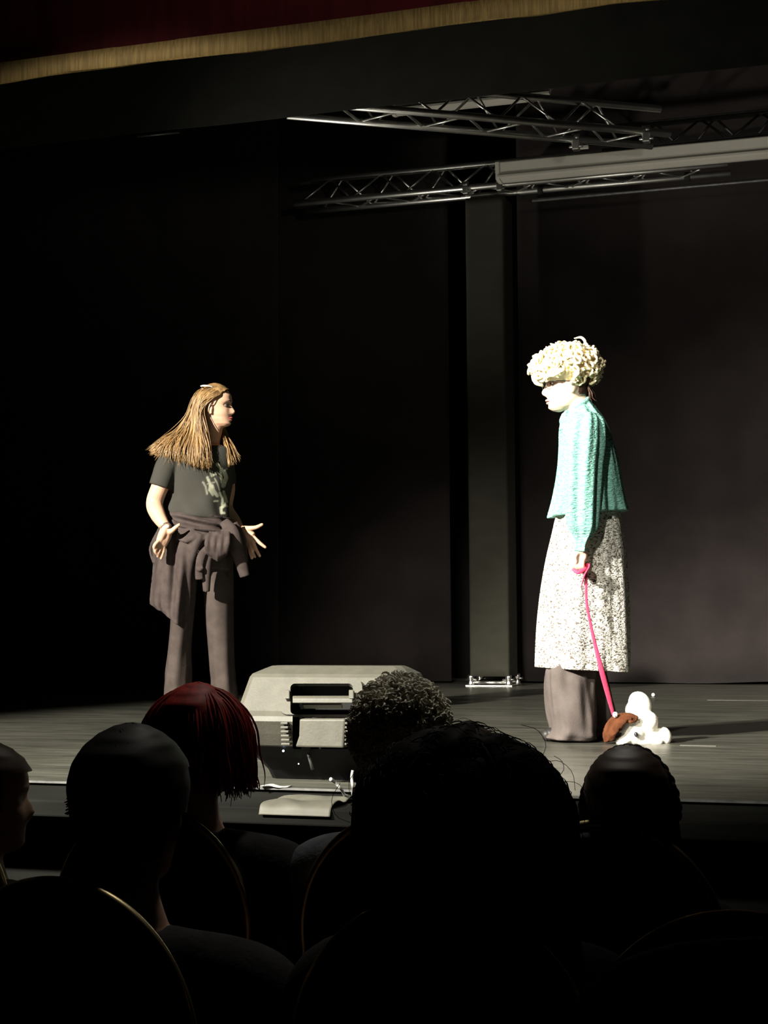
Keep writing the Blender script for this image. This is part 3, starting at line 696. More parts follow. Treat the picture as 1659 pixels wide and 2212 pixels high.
# shirt
def fold_t(t, v):
    a = .03*math.sin(3*t+5*v) + .03*math.sin(6*t - 10*v + 1.3)*v + .035*v*v*math.sin(9*t+14*v) + .02*math.sin(4*t+17*v)*v
    return a
tb = MB()
garment(tb, D, [(447, 966, 483, 964, .045, 0), (405, 968, 491, 966, .09, 0), (365, 984, 500, 975, .125, .0), (352, 1010, 504, 1005, .135, 0), (354, 1045, 500, 1040, .13, 0), (360, 1075, 496, 1070, .128, 0), (356, 1095, 496, 1095, .132, 0), (353, 1108, 497, 1126, .14, 0), (360, 1110, 492, 1130, .12, 0)], 70, 110, fold_t, 2.15, cap0=True, cap1=True)
tb.tube([pa(382, 984, -.06), pa(362, 1005, -.085), pa(352, 1030, -.10), pa(345, 1051, -.105)], [.060, .058, .055, .054], 26, 20)
tb.tube([pa(478, 984, .11), pa(484, 1015, .14), pa(489, 1045, .16)], [.058, .056, .054], 26, 20)
tee = tb.build('t_shirt', M['tee_print'], wa, remesh=.0045, iters=2)
def z1(x, y): return (290+x/5.184, 810+y/5.184)
STR = [  # printed figure, strokes measured on the shirt front: (points), half width px, strength
 ([(930, 1000), (960, 1030), (985, 1080)], 4.5, .8), ([(850, 1075), (870, 1130), (930, 1090)], 3.2, .45), ([(1010, 1090), (1030, 1150), (1000, 1240)], 5.5, 1.0),
 ([(960, 1110), (985, 1180), (990, 1250)], 4, .9), ([(1040, 1050), (980, 1090), (890, 1120)], 2.2, .5), ([(820, 1150), (850, 1220), (845, 1290)], 4, .45),
 ([(770, 1200), (800, 1250), (815, 1330)], 3, .25), ([(870, 1240), (890, 1300), (930, 1350)], 5, .5), ([(850, 1290), (880, 1340)], 4, .4),
 ([(1000, 1310), (1020, 1370), (1035, 1420)], 4, .95), ([(960, 1320), (990, 1380), (985, 1450)], 3.5, .8), ([(1010, 1460), (970, 1490), (975, 1545)], 4.2, 1.0),
 ([(975, 1545), (1010, 1545)], 3, .9), ([(1040, 1470), (1020, 1440)], 3, .9), ([(895, 1415), (935, 1410)], 2.2, .8), ([(900, 1160), (930, 1210), (955, 1290)], 2, .4), ([(820, 1220), (900, 1200)], 2, .3)]
STR = [([z1(*p) for p in a], b*1.0, c) for a, b, c in STR]
def seg_d(p, a, b):
    ax, ay = a; bx, by = b; dx, dy = bx-ax, by-ay; t = max(0, min(1, ((p[0]-ax)*dx+(p[1]-ay)*dy)/(dx*dx+dy*dy+1e-9)))
    return math.hypot(p[0]-ax-t*dx, p[1]-ay-t*dy)
at_ = tee.data.attributes.new('print', 'FLOAT', 'POINT'); o0 = origin(tee)
vals = np.zeros(len(tee.data.vertices), np.float32)
for i, v_ in enumerate(tee.data.vertices):
    p = V(v_.co)+o0
    if v_.normal.dot(FH) > 0.1: continue
    x_, y_ = proj(p)
    if not (430 < x_ < 500 and 990 < y_ < 1115): continue
    s_ = 0
    for pts, hw, k in STR:
        d_ = min(seg_d((x_, y_), a, b) for a, b in zip(pts, pts[1:]))
        s_ = max(s_, k*max(0, min(1, (hw*.75-d_)/1.2+.5)))
    vals[i] = s_*(.65+.5*max(0, .5+nz(p, 60)))
at_.data.foreach_set('value', vals)
# trousers
def fold_l(s):
    return lambda t, v: .05*math.sin(3*t+3*v+s) + .04*math.sin(7*t-7*v+s*2)*v + .03*math.exp(-((v-.72)/.05)**2)*math.sin(2*t+s+30*v)
pb_ = MB()
garment(pb_, D, [(362, 1120, 494, 1130, .13, 0), (358, 1160, 498, 1165, .14, 0), (360, 1205, 502, 1210, .14, 0), (375, 1228, 498, 1230, .12, 0)], 20, 80, None, 2.1, cap0=True, cap1=True)
garment(pb_, D, [(362, 1190, 428, 1195, .10, -.02), (364, 1260, 424, 1260, .095, -.03), (368, 1330, 418, 1330, .085, -.03), (363, 1400, 412, 1400, .085, -.01), (357, 1450, 413, 1450, .09, 0), (354, 1500, 414, 1500, .095, .01), (352, 1540, 416, 1542, .10, .02)], 70, 70, fold_l(1), 2, cap0=True, cap1=True)
garment(pb_, D, [(436, 1190, 502, 1195, .10, .03), (438, 1260, 503, 1260, .095, .02), (443, 1330, 504, 1330, .09, .0), (450, 1400, 506, 1400, .088, .0), (455, 1450, 509, 1450, .09, .0), (459, 1500, 515, 1500, .095, .01), (462, 1545, 522, 1548, .10, .02)], 70, 70, fold_l(2.2), 2, cap0=True, cap1=True)
pb_.build('trousers', M['trousers'], wa, remesh=.005, iters=2)
for x, y in ((384, 1552), (492, 1556)):
    p = atZ(x, y, SZ)
    MB().limb([p + Z*.042 - RH*.06, p + Z*.045, p + RH*.09 + Z*.036, p + RH*.15 + Z*.028], [.038, .042, .036, .027], 14, 16).build('shoe', M['shoe'], wa)
# jacket tied round the waist
jb = MB()
def fold_w(t, v): return .07*math.sin(2*PI*v*2.6 + 2.5*t) + .035*math.sin(7*t+13*v)
garment(jb, D, [(356, 1104, 497, 1120, .142, 0), (350, 1122, 503, 1136, .155, 0), (349, 1142, 503, 1150, .16, 0), (352, 1158, 499, 1164, .15, 0)], 36, 110, fold_w, 2.1, cap0=True, cap1=True)
wv = lambda a, k1, k2, ph: (lambda u_, v: FH*(a*math.sin(k1*u_+ph+2*v)+a*.6*math.sin(k2*u_-3*v+ph*2)) )
jb.sheet([[pa(350, 1116, .08), pa(372, 1122, -.10), pa(405, 1140, -.165), pa(450, 1160, -.18)],
          [pa(334, 1168, .08), pa(358, 1172, -.12), pa(390, 1182, -.17), pa(432, 1190, -.185)],
          [pa(330, 1235, .07), pa(352, 1240, -.13), pa(385, 1245, -.17), pa(416, 1240, -.155)],
          [pa(325, 1290, .05), pa(346, 1302, -.13), pa(378, 1315, -.16), pa(409, 1315, -.13)],
          [pa(326, 1306, .04), pa(350, 1322, -.13), pa(376, 1344, -.15), pa(404, 1364, -.12)]], 60, 70, .012, wv(.019, 12, 25, .5))
# rear flap seen left of the near arm
jb.sheet([[pa(352, 1125, .10), pa(342, 1150, .14), pa(372, 1150, .17)], [pa(324, 1180, .08), pa(340, 1185, .15), pa(380, 1190, .17)], [pa(331, 1215, .06), pa(345, 1235, .14), pa(380, 1240, .17)]], 24, 30, .012, wv(.006, 9, 20, 1))
# front flap from the knot to the hip
jb.sheet([[pa(385, 1138, -.15), pa(430, 1148, -.18), pa(486, 1158, -.17)], [pa(382, 1152, -.165), pa(425, 1162, -.20), pa(470, 1165, -.18)], [pa(380, 1164, -.165), pa(403, 1172, -.19), pa(432, 1168, -.18)]], 40, 24, .012, wv(.006, 8, 17, 0))
# knot with gathered folds
for k in range(7):
    x = 445+k*7.5
    jb.tube([pa(x+10-k, 1150, -.17), pa(x+2, 1172, -.228+.010*(k%2)), pa(x+5-k, 1196-2*abs(k-3), -.215), pa(x+8-2*k, 1212-4*abs(k-3), -.19)], [.010, .013, .012, .008], 12, 18)
jb.limb([pa(470, 1160, -.18), pa(466, 1178, -.19), pa(470, 1198, -.18)], [.028, .040, .028], 16, 14)
# hanging end of one sleeve
jb.tube([pa(452, 1178, -.20), pa(436, 1200, -.205), pa(430, 1228, -.20), pa(431, 1252, -.195)], [.014, .021, .020, .021], 16, 30, flat=.6, hint=FH)
jb.tube([pa(456, 1185, -.18), pa(448, 1215, -.17), pa(446, 1250, -.165), pa(446, 1278, -.16)], [.018, .024, .022, .017], 14, 30)
jb.tube([pa(427, 1228, -.21), pa(432, 1231, -.215), pa(438, 1226, -.205)], [.008, .010, .008], 10, 10)
# the other sleeve falling on the far side
jb.tube([pa(484, 1126, -.11), pa(500, 1150, -.13), pa(510, 1180, -.12), pa(520, 1212, -.11), pa(529, 1245, -.10)], [.024, .038, .037, .032, .025], 20, 50, flat=.7, hint=FH)
jb.tube([pa(506, 1130, -.04), pa(518, 1160, -.05), pa(524, 1190, -.06), pa(529, 1215, -.07)], [.02, .028, .024, .018], 16, 30)
jb.build('tied_jacket', M['jacket'], wa, remesh=.0045, iters=1)
# hair
G = lambda L: [pa(*p) for p in L]
hg = [G([(487, 846, .0), (474, 852, -.070), (452, 860, -.085), (434, 872, -.090), (430, 905, -.09), (442, 960, -.13)]),
      G([(482, 842, -.01), (466, 848, -.072), (447, 858, -.084), (431, 874, -.090), (429, 905, -.092), (444, 985, -.14)]),
      G([(470, 837, -.03), (450, 850, -.080), (432, 874, -.090), (431, 904, -.088), (446, 955, -.12), (454, 1006, -.15)]),
      G([(468, 836, -.03), (442, 850, -.080), (430, 880, -.092), (431, 920, -.10), (440, 970, -.15), (441, 1010, -.16)]),
      G([(464, 834, -.02), (437, 850, -.075), (426, 885, -.085), (424, 930, -.10), (420, 975, -.15), (417, 1004, -.165)]),
      G([(461, 833, -.01), (430, 852, -.05), (417, 890, -.06), (406, 930, -.08), (390, 968, -.14), (388, 996, -.155)]),
      G([(458, 833, 0), (425, 856, -.02), (411, 895, -.03), (392, 932, -.05), (362, 962, -.11), (354, 988, -.13)]),
      G([(457, 833, .01), (421, 862, .01), (405, 905, .01), (380, 936, -.01), (346, 956, -.04), (323, 974, -.05)]),
      G([(457, 833, .02), (422, 860, .05), (408, 905, .06), (388, 940, .05), (362, 962, .05), (340, 980, .05)]),
      G([(460, 833, .03), (430, 855, .08), (420, 900, .09), (410, 945, .09), (400, 980, .10), (392, 1000, .11)])]
hb_ = MB()
rn = random.Random(3)
head(hb_, hc, hf, hu, .93, infl=.010, face=False, keep=lambda q: (q.z > .022 + max(0, q.y)*.85) if q.y > -.03 else q.z > -.06)
strands(hb_, hg, 190, .0060, .004, 6, 18, .3, .003, rn, .05)
strands(hb_, hg, 520, .0026, .008, 5, 18, .2, .006, rn, .12)
strands(hb_, hg[5:8], 60, .0022, .013, 5, 18, .1, .010, rn, .2)
hg2 = [G([(476, 838, .03), (462, 852, .082), (468, 885, .095), (476, 930, .06), (488, 968, -.05), (495, 1006, -.10)]),
       G([(476, 838, .03), (464, 852, .085), (472, 890, .095), (482, 935, .06), (497, 968, -.03), (509, 998, -.08)]),
       G([(476, 838, .03), (466, 852, .085), (474, 892, .10), (486, 935, .08), (504, 965, .0), (519, 992, -.03)])]
strands(hb_, hg2, 80, .0034, .004, 5, 18, .2, .004, rn, .1)
hb_.build('hair', M['hair_blonde'], wa)
# glasses pushed up on the head, bracelet
gl = MB().tube([pa(434, 834, -.06), pa(444, 833, -.07), pa(460, 836, -.05)], [.0035, .0045, .0035], 8, 12)
gl.tube([pa(434, 834, -.06), pa(436, 835, 0), pa(436, 834, .05)], .003, 8, 12); gl.build('glasses', M['white_plastic'], wa)
b_ = pa(357, 1140, -.208); ax = (pa(359, 1141, -.21)-pa(348, 1125, -.17)).normalized(); a_, c_ = orth(ax)
MB().tube([b_ + (a_*math.cos(t/16*2*PI)+c_*math.sin(t/16*2*PI))*.029 for t in range(17)], .0032, 8).build('bracelet', M['alu_bright'], wa)
MB().ball(pa(361, 1137.5, -.235), (.010, .006, .008), 12, 8).build('bracelet_charm', M['white_plastic'], wa)

# ================================================================== FIGURE IN THE WIG (right on stage)
D2 = 6.4
def pb(px, py, off=0): return at(px, py, D2+off)
ft2 = atZ(1245, 1600, SZ)
wb = thing('person', 'stooping person in a blonde wig, mint shirt and pale flecked skirt, holding a leash', 'person', ft2)
f2 = (-RH*.995 - FH*.08 - Z*.05); u2 = (Z + -RH*.03); c2 = pb(1224, 829)
b = MB(); head(b, c2, f2, u2, 1.0)
b.tube([pb(1236, 850, 0), pb(1246, 875, 0), pb(1258, 900, 0), pb(1262, 925, 0)], [.052, .054, .064, .08], 20, 16)
garment(b, D2, [(1232, 892, 1284, 880, .08, 0), (1222, 915, 1300, 905, .12, 0), (1222, 980, 1318, 975, .13, 0), (1222, 1050, 1325, 1050, .12, 0), (1216, 1110, 1326, 1110, .13, 0), (1212, 1170, 1330, 1170, .14, 0)], 30, 40, cap0=True, cap1=True)
b.limb([pb(1262, 1170, -.08), pb(1240, 1380, -.1), pb(1232, 1480, -.09), pb(1232, 1575, -.08)], [.09, .062, .05, .036], 16, 24)
b.limb([pb(1280, 1170, .08), pb(1285, 1380, .1), pb(1285, 1480, .11), pb(1292, 1570, .12)], [.09, .062, .05, .036], 16, 24)
b.limb([pb(1266, 922, -.13), pb(1265, 1000, -.18), pb(1262, 1060, -.20), pb(1262, 1130, -.22), pb(1254, 1190, -.235)], [.052, .046, .040, .036, .025], 18, 40)
b.limb([pb(1266, 922, .13), pb(1262, 1000, .18), pb(1255, 1060, .20), pb(1245, 1130, .19), pb(1240, 1185, .18)], [.052, .046, .040, .036, .025], 18, 40)
hand(b, pb(1240, 1187, .18), -Z - RH*.15, FH, 1, 1, .5)
# near hand closed round the leash handle
Q = pb
for x0, x1 in ((1243, 1240), (1249, 1246), (1255, 1253), (1261, 1259)):
    b.tube([Q(1253, 1188, -.235), Q(x0, 1200, -.24), Q(x1, 1211, -.245)], [.022, .015, .013], 12, 10)
b.ball(Q(1249, 1209, -.242), (.026, .018, .022), 16, 10); b.ball(Q(1251, 1216, -.238), (.022, .014, .016), 16, 10)
for k, (x, l) in enumerate(((1238, 0), (1245, 1), (1252, 1), (1259, 0))):
    b.limb([Q(x, 1210, -.25), Q(x-1, 1221+l, -.262), Q(x+3, 1228+l, -.248), Q(x+6, 1224, -.225), Q(x+6, 1217, -.220)], [.0105, .0098, .0092, .0085, .0075], 10, 22)
b.limb([Q(1245, 1196, -.250), Q(1241, 1205, -.262), Q(1243, 1214, -.268)], [.014, .0115, .0100], 10, 18)
for x, o in ((1246, -.08), (1298, .12)):
    p = pb(x, 1590, o); p.z = SZ+.05; b.limb([p, p - RH*.04 - Z*.01, p - RH*.09 - Z*.022], [.034, .034, .024], 12, 10)
b.build('body', M['skin_b'], wb, remesh=.0042, iters=2)
face_parts(wb, c2, f2, u2, 1.0, M['lips_b'], M['nape_hair'])
# shirt
def fold_s(t, v):
    g = .03+.045*v
    return g*(.9*math.sin(9*t+1.2*v+.4) + .6*math.sin(15*t-2*v+1.0)) + .012*math.sin(23*t+3*v)
sb = MB()
garment(sb, D2, [(1222, 893, 1276, 866, .075, 0), (1213, 908, 1288, 884, .11, 0), (1209, 930, 1303, 908, .15, 0), (1210, 960, 1318, 945, .17, 0), (1209, 1000, 1331, 995, .18, 0), (1205, 1040, 1339, 1040, .185, 0), (1198, 1080, 1346, 1078, .19, 0), (1189, 1117, 1353, 1105, .20, 0)], 100, 200, fold_s, 2.1, cap0=True, cap1=True)
def fold_a(t, v): return (.10+.03*v)*(math.sin(5*t+1.2*v+.9) + .6*math.sin(9*t-4*v+1)) + .05*math.sin(40*v+t)*max(0, (v-.62)/.38)
garment(sb, D2, [(1240, 893, 1290, 893, .05, -.12), (1226, 915, 1300, 912, .065, -.16), (1220, 955, 1302, 955, .072, -.19), (1221, 1005, 1297, 1005, .072, -.20), (1221, 1060, 1294, 1060, .07, -.21), (1222, 1105, 1292, 1105, .066, -.215), (1228, 1140, 1289, 1140, .058, -.22), (1238, 1158, 1280, 1158, .040, -.225), (1238, 1176, 1270, 1176, .032, -.23), (1239, 1190, 1269, 1190, .034, -.235), (1245, 1193, 1263, 1193, .02, -.235)], 90, 90, fold_a, 2, cap0=True, cap1=True)
garment(sb, D2, [(1240, 893, 1290, 893, .05, .12), (1226, 915, 1296, 912, .065, .16), (1222, 1005, 1290, 1005, .065, .19), (1214, 1105, 1276, 1105, .06, .20), (1225, 1160, 1262, 1160, .036, .18), (1227, 1180, 1257, 1180, .034, .18)], 50, 60, fold_a, 2, cap0=True, cap1=True)
# stand collar at the nape and pointed front collar with placket
sb.tube([pb(1232, 893, -.055), pb(1252, 876, -.078), pb(1268, 864, -.05), pb(1272, 861, 0), pb(1268, 864, .05), pb(1250, 878, .078), pb(1232, 893, .055)], .011, 10, 40)
sb.sheet([[pb(1226, 884, -.06), pb(1216, 895, -.03), pb(1218, 893, .01)], [pb(1222, 900, -.07), pb(1211, 908, -.04), pb(1214, 905, .01)], [pb(1222, 912, -.07), pb(1212, 918, -.04), pb(1214, 914, .01)], [pb(1219, 925, -.07), pb(1209, 931, -.045), pb(1213, 925, -.01)]], 20, 24, .010)
shirt = sb.build('shirt', M['mint'], wb, remesh=.0045, iters=1)
# skirt
def fold_k(t, v):
    g = .012+.05*v
    return g*(math.sin(6*t+.8*v+2.4) + .55*math.sin(11*t-1.3*v+.7)) + .006*math.sin(31*t+5*v)
kb = MB()
garment(kb, D2, [(1214, 1092, 1330, 1090, .135, 0), (1203, 1110, 1338, 1105, .15, 0), (1194, 1150, 1346, 1150, .17, 0), (1181, 1210, 1354, 1215, .185, 0), (1170, 1280, 1358, 1285, .20, 0), (1163, 1350, 1360, 1355, .205, 0), (1160, 1410, 1361, 1418, .21, 0), (1159, 1440, 1361, 1450, .21, 0)], 110, 200, fold_k, 2.1, cap0=True, cap1=False)
sk = kb.build('skirt', M['skirt'], wb)
so = sk.modifiers.new('thick', 'SOLIDIFY'); so.thickness = .006; so.offset = -1; apply(sk)
for p in sk.data.polygons: p.use_smooth = True
# trousers under the skirt
tb2 = MB()
def fold_p(s): return lambda t, v: .05*math.sin(3*t+5*v+s) + .04*math.sin(7*t-8*v+s*2) + .02*math.sin(13*t+3*v) + .10*max(0, v-.55)*math.sin(30*v+2*t+s)
garment(tb2, D2, [(1205, 1400, 1270, 1400, .05, -.06), (1182, 1438, 1282, 1438, .085, -.07), (1176, 1458, 1285, 1460, .105, -.075), (1178, 1495, 1286, 1495, .11, -.08), (1184, 1540, 1288, 1540, .115, -.085), (1190, 1572, 1288, 1574, .115, -.085), (1182, 1590, 1288, 1592, .115, -.08), (1186, 1597, 1284, 1598, .10, -.08)], 60, 90, fold_p(.5), 2.4, cap0=True, cap1=True)
garment(tb2, D2, [(1250, 1400, 1300, 1400, .05, .08), (1242, 1440, 1308, 1440, .09, .10), (1240, 1500, 1320, 1500, .115, .11), (1242, 1550, 1328, 1550, .12, .12), (1246, 1578, 1322, 1580, .115, .12)], 60, 90, fold_p(2.5), 2.4, cap0=True, cap1=True)
tb2.build('trousers', M['trousers_b'], wb, remesh=.006, iters=2)
for x, y, k in ((1240, 1601, 1), (1300, 1588, 1)):
    p = atZ(x, y, SZ)
    MB().limb([p + Z*.042 + RH*.05, p + Z*.043, p - RH*.06 + Z*.034, p - RH*.11 + Z*.026], [.040, .042, .034, .025], 14, 16).build('shoe', M['shoe'], wb)
# nape hair and glasses
nb_ = MB(); head(nb_, c2, f2, u2, 1.0, infl=.008, face=False, keep=lambda q: q.y < -.03 and q.z > -.055 or q.z > .03)
rn = random.Random(5)
ng = [[c2 + RH*(.075+.015*math.sin(a)) + FH*(.06*math.cos(a)) - Z*.01 + q*(-Z*.022 + RH*.006) for q in range(4)] for a in np.linspace(.3, 2.8, 5)]
strands(nb_, ng, 60, .003, .004, 5, 10, .2, .003, rn, .2)
nb_.build('hair', M['nape_hair'], wb)
gb = MB()
fr = lambda x, y, z: c2 + (f2.normalized().cross(u2.normalized())*x + f2.normalized()*y + u2.normalized()*z)
for s_ in (-1, 1):
    gb.tube([fr(s_*.034 + .022*math.cos(t/14*2*PI), .092, .0 + .017*math.sin(t/14*2*PI)) for t in range(15)], .0018, 6)
    gb.tube([fr(s_*.056, .092, .004), fr(s_*.072, .05, .004), fr(s_*.074, -.005, .0)], .0018, 6)
gb.tube([fr(-.012, .094, .002), fr(0, .098, .005), fr(.012, .094, .002)], .0018, 6); gb.build('glasses', M['glass_dark'], wb)
# wig
wgc = pb(1221, 793); wr = (.132, .118, .080)
rotw = Matrix([RH, FH, Z]).transposed() @ Matrix.Rotation(-.06, 3, 'Y')
lump = lambda p: 1 + .08*nz(p, 3.2, 2) + .05*nz(p, 7, 4) + .05*p.x
wg = MB().ball(wgc, wr, 64, 40, rotw, lump)
ow = wgc.copy()
curls(wg, wgc, (wr[0]*.97, wr[1]*.97, wr[2]*.97), 330, .015, .0068, random.Random(11), rotw, -.55, lump)
curls(wg, wgc - Z*.028 + RH*.055, (.075, .10, .05), 110, .013, .006, random.Random(12), rotw, -.9)
wg.limb([pb(1153, 812, -.03), pb(1158, 826, -.03), pb(1170, 833, -.03)], [.009, .010, .005], 10, 12)
wg.limb([pb(1153, 812, .03), pb(1157, 822, .03), pb(1168, 831, .03)], [.012, .010, .005], 10, 12)
wg.tube([pb(1262, 752, 0), pb(1264, 738, 0), pb(1255, 729, 0), pb(1240, 731, 0)], [.007, .0065, .0055, .002], 8, 24)
wg.tube([pb(1280, 822, 0), pb(1290, 826, 0), pb(1295, 821, 0)], [.006, .005, .003], 8, 12)
wg.build('wig', M['wig'], wb)

# ------------------------------------------------------------------ leash and plush dog
TD = 6.2
def pt(px, py, off=0): return at(px, py, TD+off)
lz = thing('leash', 'pink leash running from the hand down to the plush dog', 'leash', pb(1258, 1226, -.24))
lb = MB()
lb.tube([pb(1238, 1228, -.25), pb(1250, 1225, -.245), pb(1268, 1223, -.24), pb(1272, 1226, -.26), pb(1264, 1240, -.27), pb(1259, 1255, -.27), pb(1255, 1270, -.262)], [.008, .010, .012, .012, .012, .008, .004], 10, 40, flat=.35, hint=FH)
lb.tube([pb(1236, 1229, -.262), pb(1250, 1236, -.27), pb(1266, 1226, -.262)], [.006, .009, .007], 10, 20, flat=.4, hint=FH)
lb.build('handle_loop', M['leash'], lz)
MB().tube([pb(1267, 1226, -.255), pb(1266, 1258, -.262), pb(1267, 1300, -.268), pb(1277, 1355, -.27), pb(1288, 1402, -.268), pb(1300, 1450, -.262), pb(1312, 1495, -.24), pt(1325, 1546, -.01)], [.005, .006, .006, .0065, .008, .011, .0105, .006], 10, 80, flat=.35, hint=FH).build('strap', M['leash'], lz)
lc = MB().ball(pt(1329, 1544, -.03), (.011, .011, .012), 14, 10); lc.build('clip', M['white_plastic'], lz)
MB().ball(pt(1327, 1541, -.042), .002, 8, 6).build('clip_hole', M['speaker_dark'], lz)
MB().ball(pt(1329, 1547, -.042), .002, 8, 6).build('clip_hole', M['speaker_dark'], lz)
fz = lambda p: 1 + .03*nz(p, 6, 2)
td = thing('plush_dog', 'white plush dog with rust-brown ears lying upside down on the stage', 'toy', atZ(1380, 1611, SZ))
pbm = MB()
K = lambda x, y, off, a, b_, c_, r=0: pbm.ball(pt(x, y, off), (a, b_, c_), 30, 20, Matrix([RH, FH, Z]).transposed() @ Matrix.Rotation(r, 3, 'Y'), fz)
K(1369, 1583, 0, .050, .045, .052)          # head
K(1350, 1598, -.015, .040, .03, .022, -.35)     # muzzle side
K(1395, 1570, .02, .05, .05, .045)             # body
K(1383, 1522, .03, .046, .04, .056, -.55)        # raised haunch
K(1372, 1536, .03, .040, .04, .045, -.3)
K(1401, 1558, .0, .040, .038, .040)            # hind paw
K(1408, 1592, 0, .055, .03, .024, .12)          # front leg
K(1436, 1590, 0, .028, .026, .037, -.25)        # paw
K(1419, 1603, -.02, .026, .02, .020)
K(1392, 1604, -.01, .04, .03, .018)
pbm.build('body', M['plush'], td, remesh=.0045, iters=3)
eb = MB()
eb.sheet([[pt(1326, 1548, .02), pt(1345, 1543, 0), pt(1362, 1544, -.02), pt(1378, 1551, -.03)],
          [pt(1312, 1566, .01), pt(1334, 1558, -.03), pt(1354, 1553, -.045), pt(1376, 1556, -.045)],
          [pt(1305, 1588, .0), pt(1322, 1578, -.04), pt(1338, 1568, -.055), pt(1358, 1557, -.055)],
          [pt(1309, 1604, .0), pt(1318, 1602, -.03), pt(1324, 1592, -.05), pt(1340, 1575, -.055)]], 30, 30, .022)
eb.build('ear', M['plush_brown'], td, remesh=.004, iters=4)
MB().ball(pt(1374, 1586.5, -.052), (.0085, .006, .010), 16, 10).build('eye', M['glass_dark'], td)
MB().tube([pt(1417, 1551, 0), pt(1422, 1550, 0)], .0015, 6).build('care_tag', M['white_plastic'], td)

# ================================================================== THE AUDIENCE
def make_chair():
    root = thing('banquet_chair', '', 'chair', (0, 0, 0), 'banquet chairs of the audience')
    hw, zt_, zm = .20, 1.0, .78
    def bk(z): return -.0 - .10*(z-.46)     # back leans away from the sitter
    P = []
    for z in (.42, .52, .62, .70): P.append(V((-hw + .012*(.78-z)/.3, bk(z), z)))
    for k in range(17):
        a = PI - PI*k/16; P.append(V((hw*math.cos(a), bk(zm+.22*math.sin(a)), zm + .22*math.sin(a))))
    for z in (.70, .62, .52, .42): P.append(V((hw - .012*(.78-z)/.3, bk(z), z)))
    MB().tube(P, .0095, 12, 90).build('back_frame', M['gold_metal'], root)
    # padded back
    loops = []
    for t_, sc_ in ((-.022, .80), (-.03, .93), (-.012, .975), (.012, .975), (.028, .93), (.022, .80)):
        loops.append([V((p.x*sc_, p.y + t_, .72 + (p.z-.72)*sc_)) for p in P])
    MB().rings(loops).build('backrest', M['upholstery'], root)
    MB().box((0, .21, .445), (.37, .42, .06)).build('seat', M['upholstery'], root, bevel=.02)
    MB().box((0, .21, .405), (.35, .40, .025)).build('seat_frame', M['gold_metal'], root, bevel=.004)
    for sx in (-1, 1):
        MB().tube([V((sx*.165, .0, .44)), V((sx*.17, -.03, .2)), V((sx*.175, -.07, 0))], .011, 10).build('leg', M['gold_metal'], root)
        MB().tube([V((sx*.16, .39, .41)), V((sx*.165, .40, .2)), V((sx*.17, .42, 0))], .011, 10).build('leg', M['gold_metal'], root)
    return root
ch0 = make_chair(); used = [False]
def chair(px, y, label, rz=0):
    x = atY(px, 1750, y).x
    if not used[0]: r = ch0; used[0] = True
    else:
        r = ch0.copy(); C.objects.link(r)
        for c in ch0.children: k = c.copy(); C.objects.link(k); k.parent = r
    r.location = (x, y, 0); r.rotation_euler = (0, 0, rz); r['label'] = label; return x
R1, R2, R3 = 2.78, 1.98, 1.20

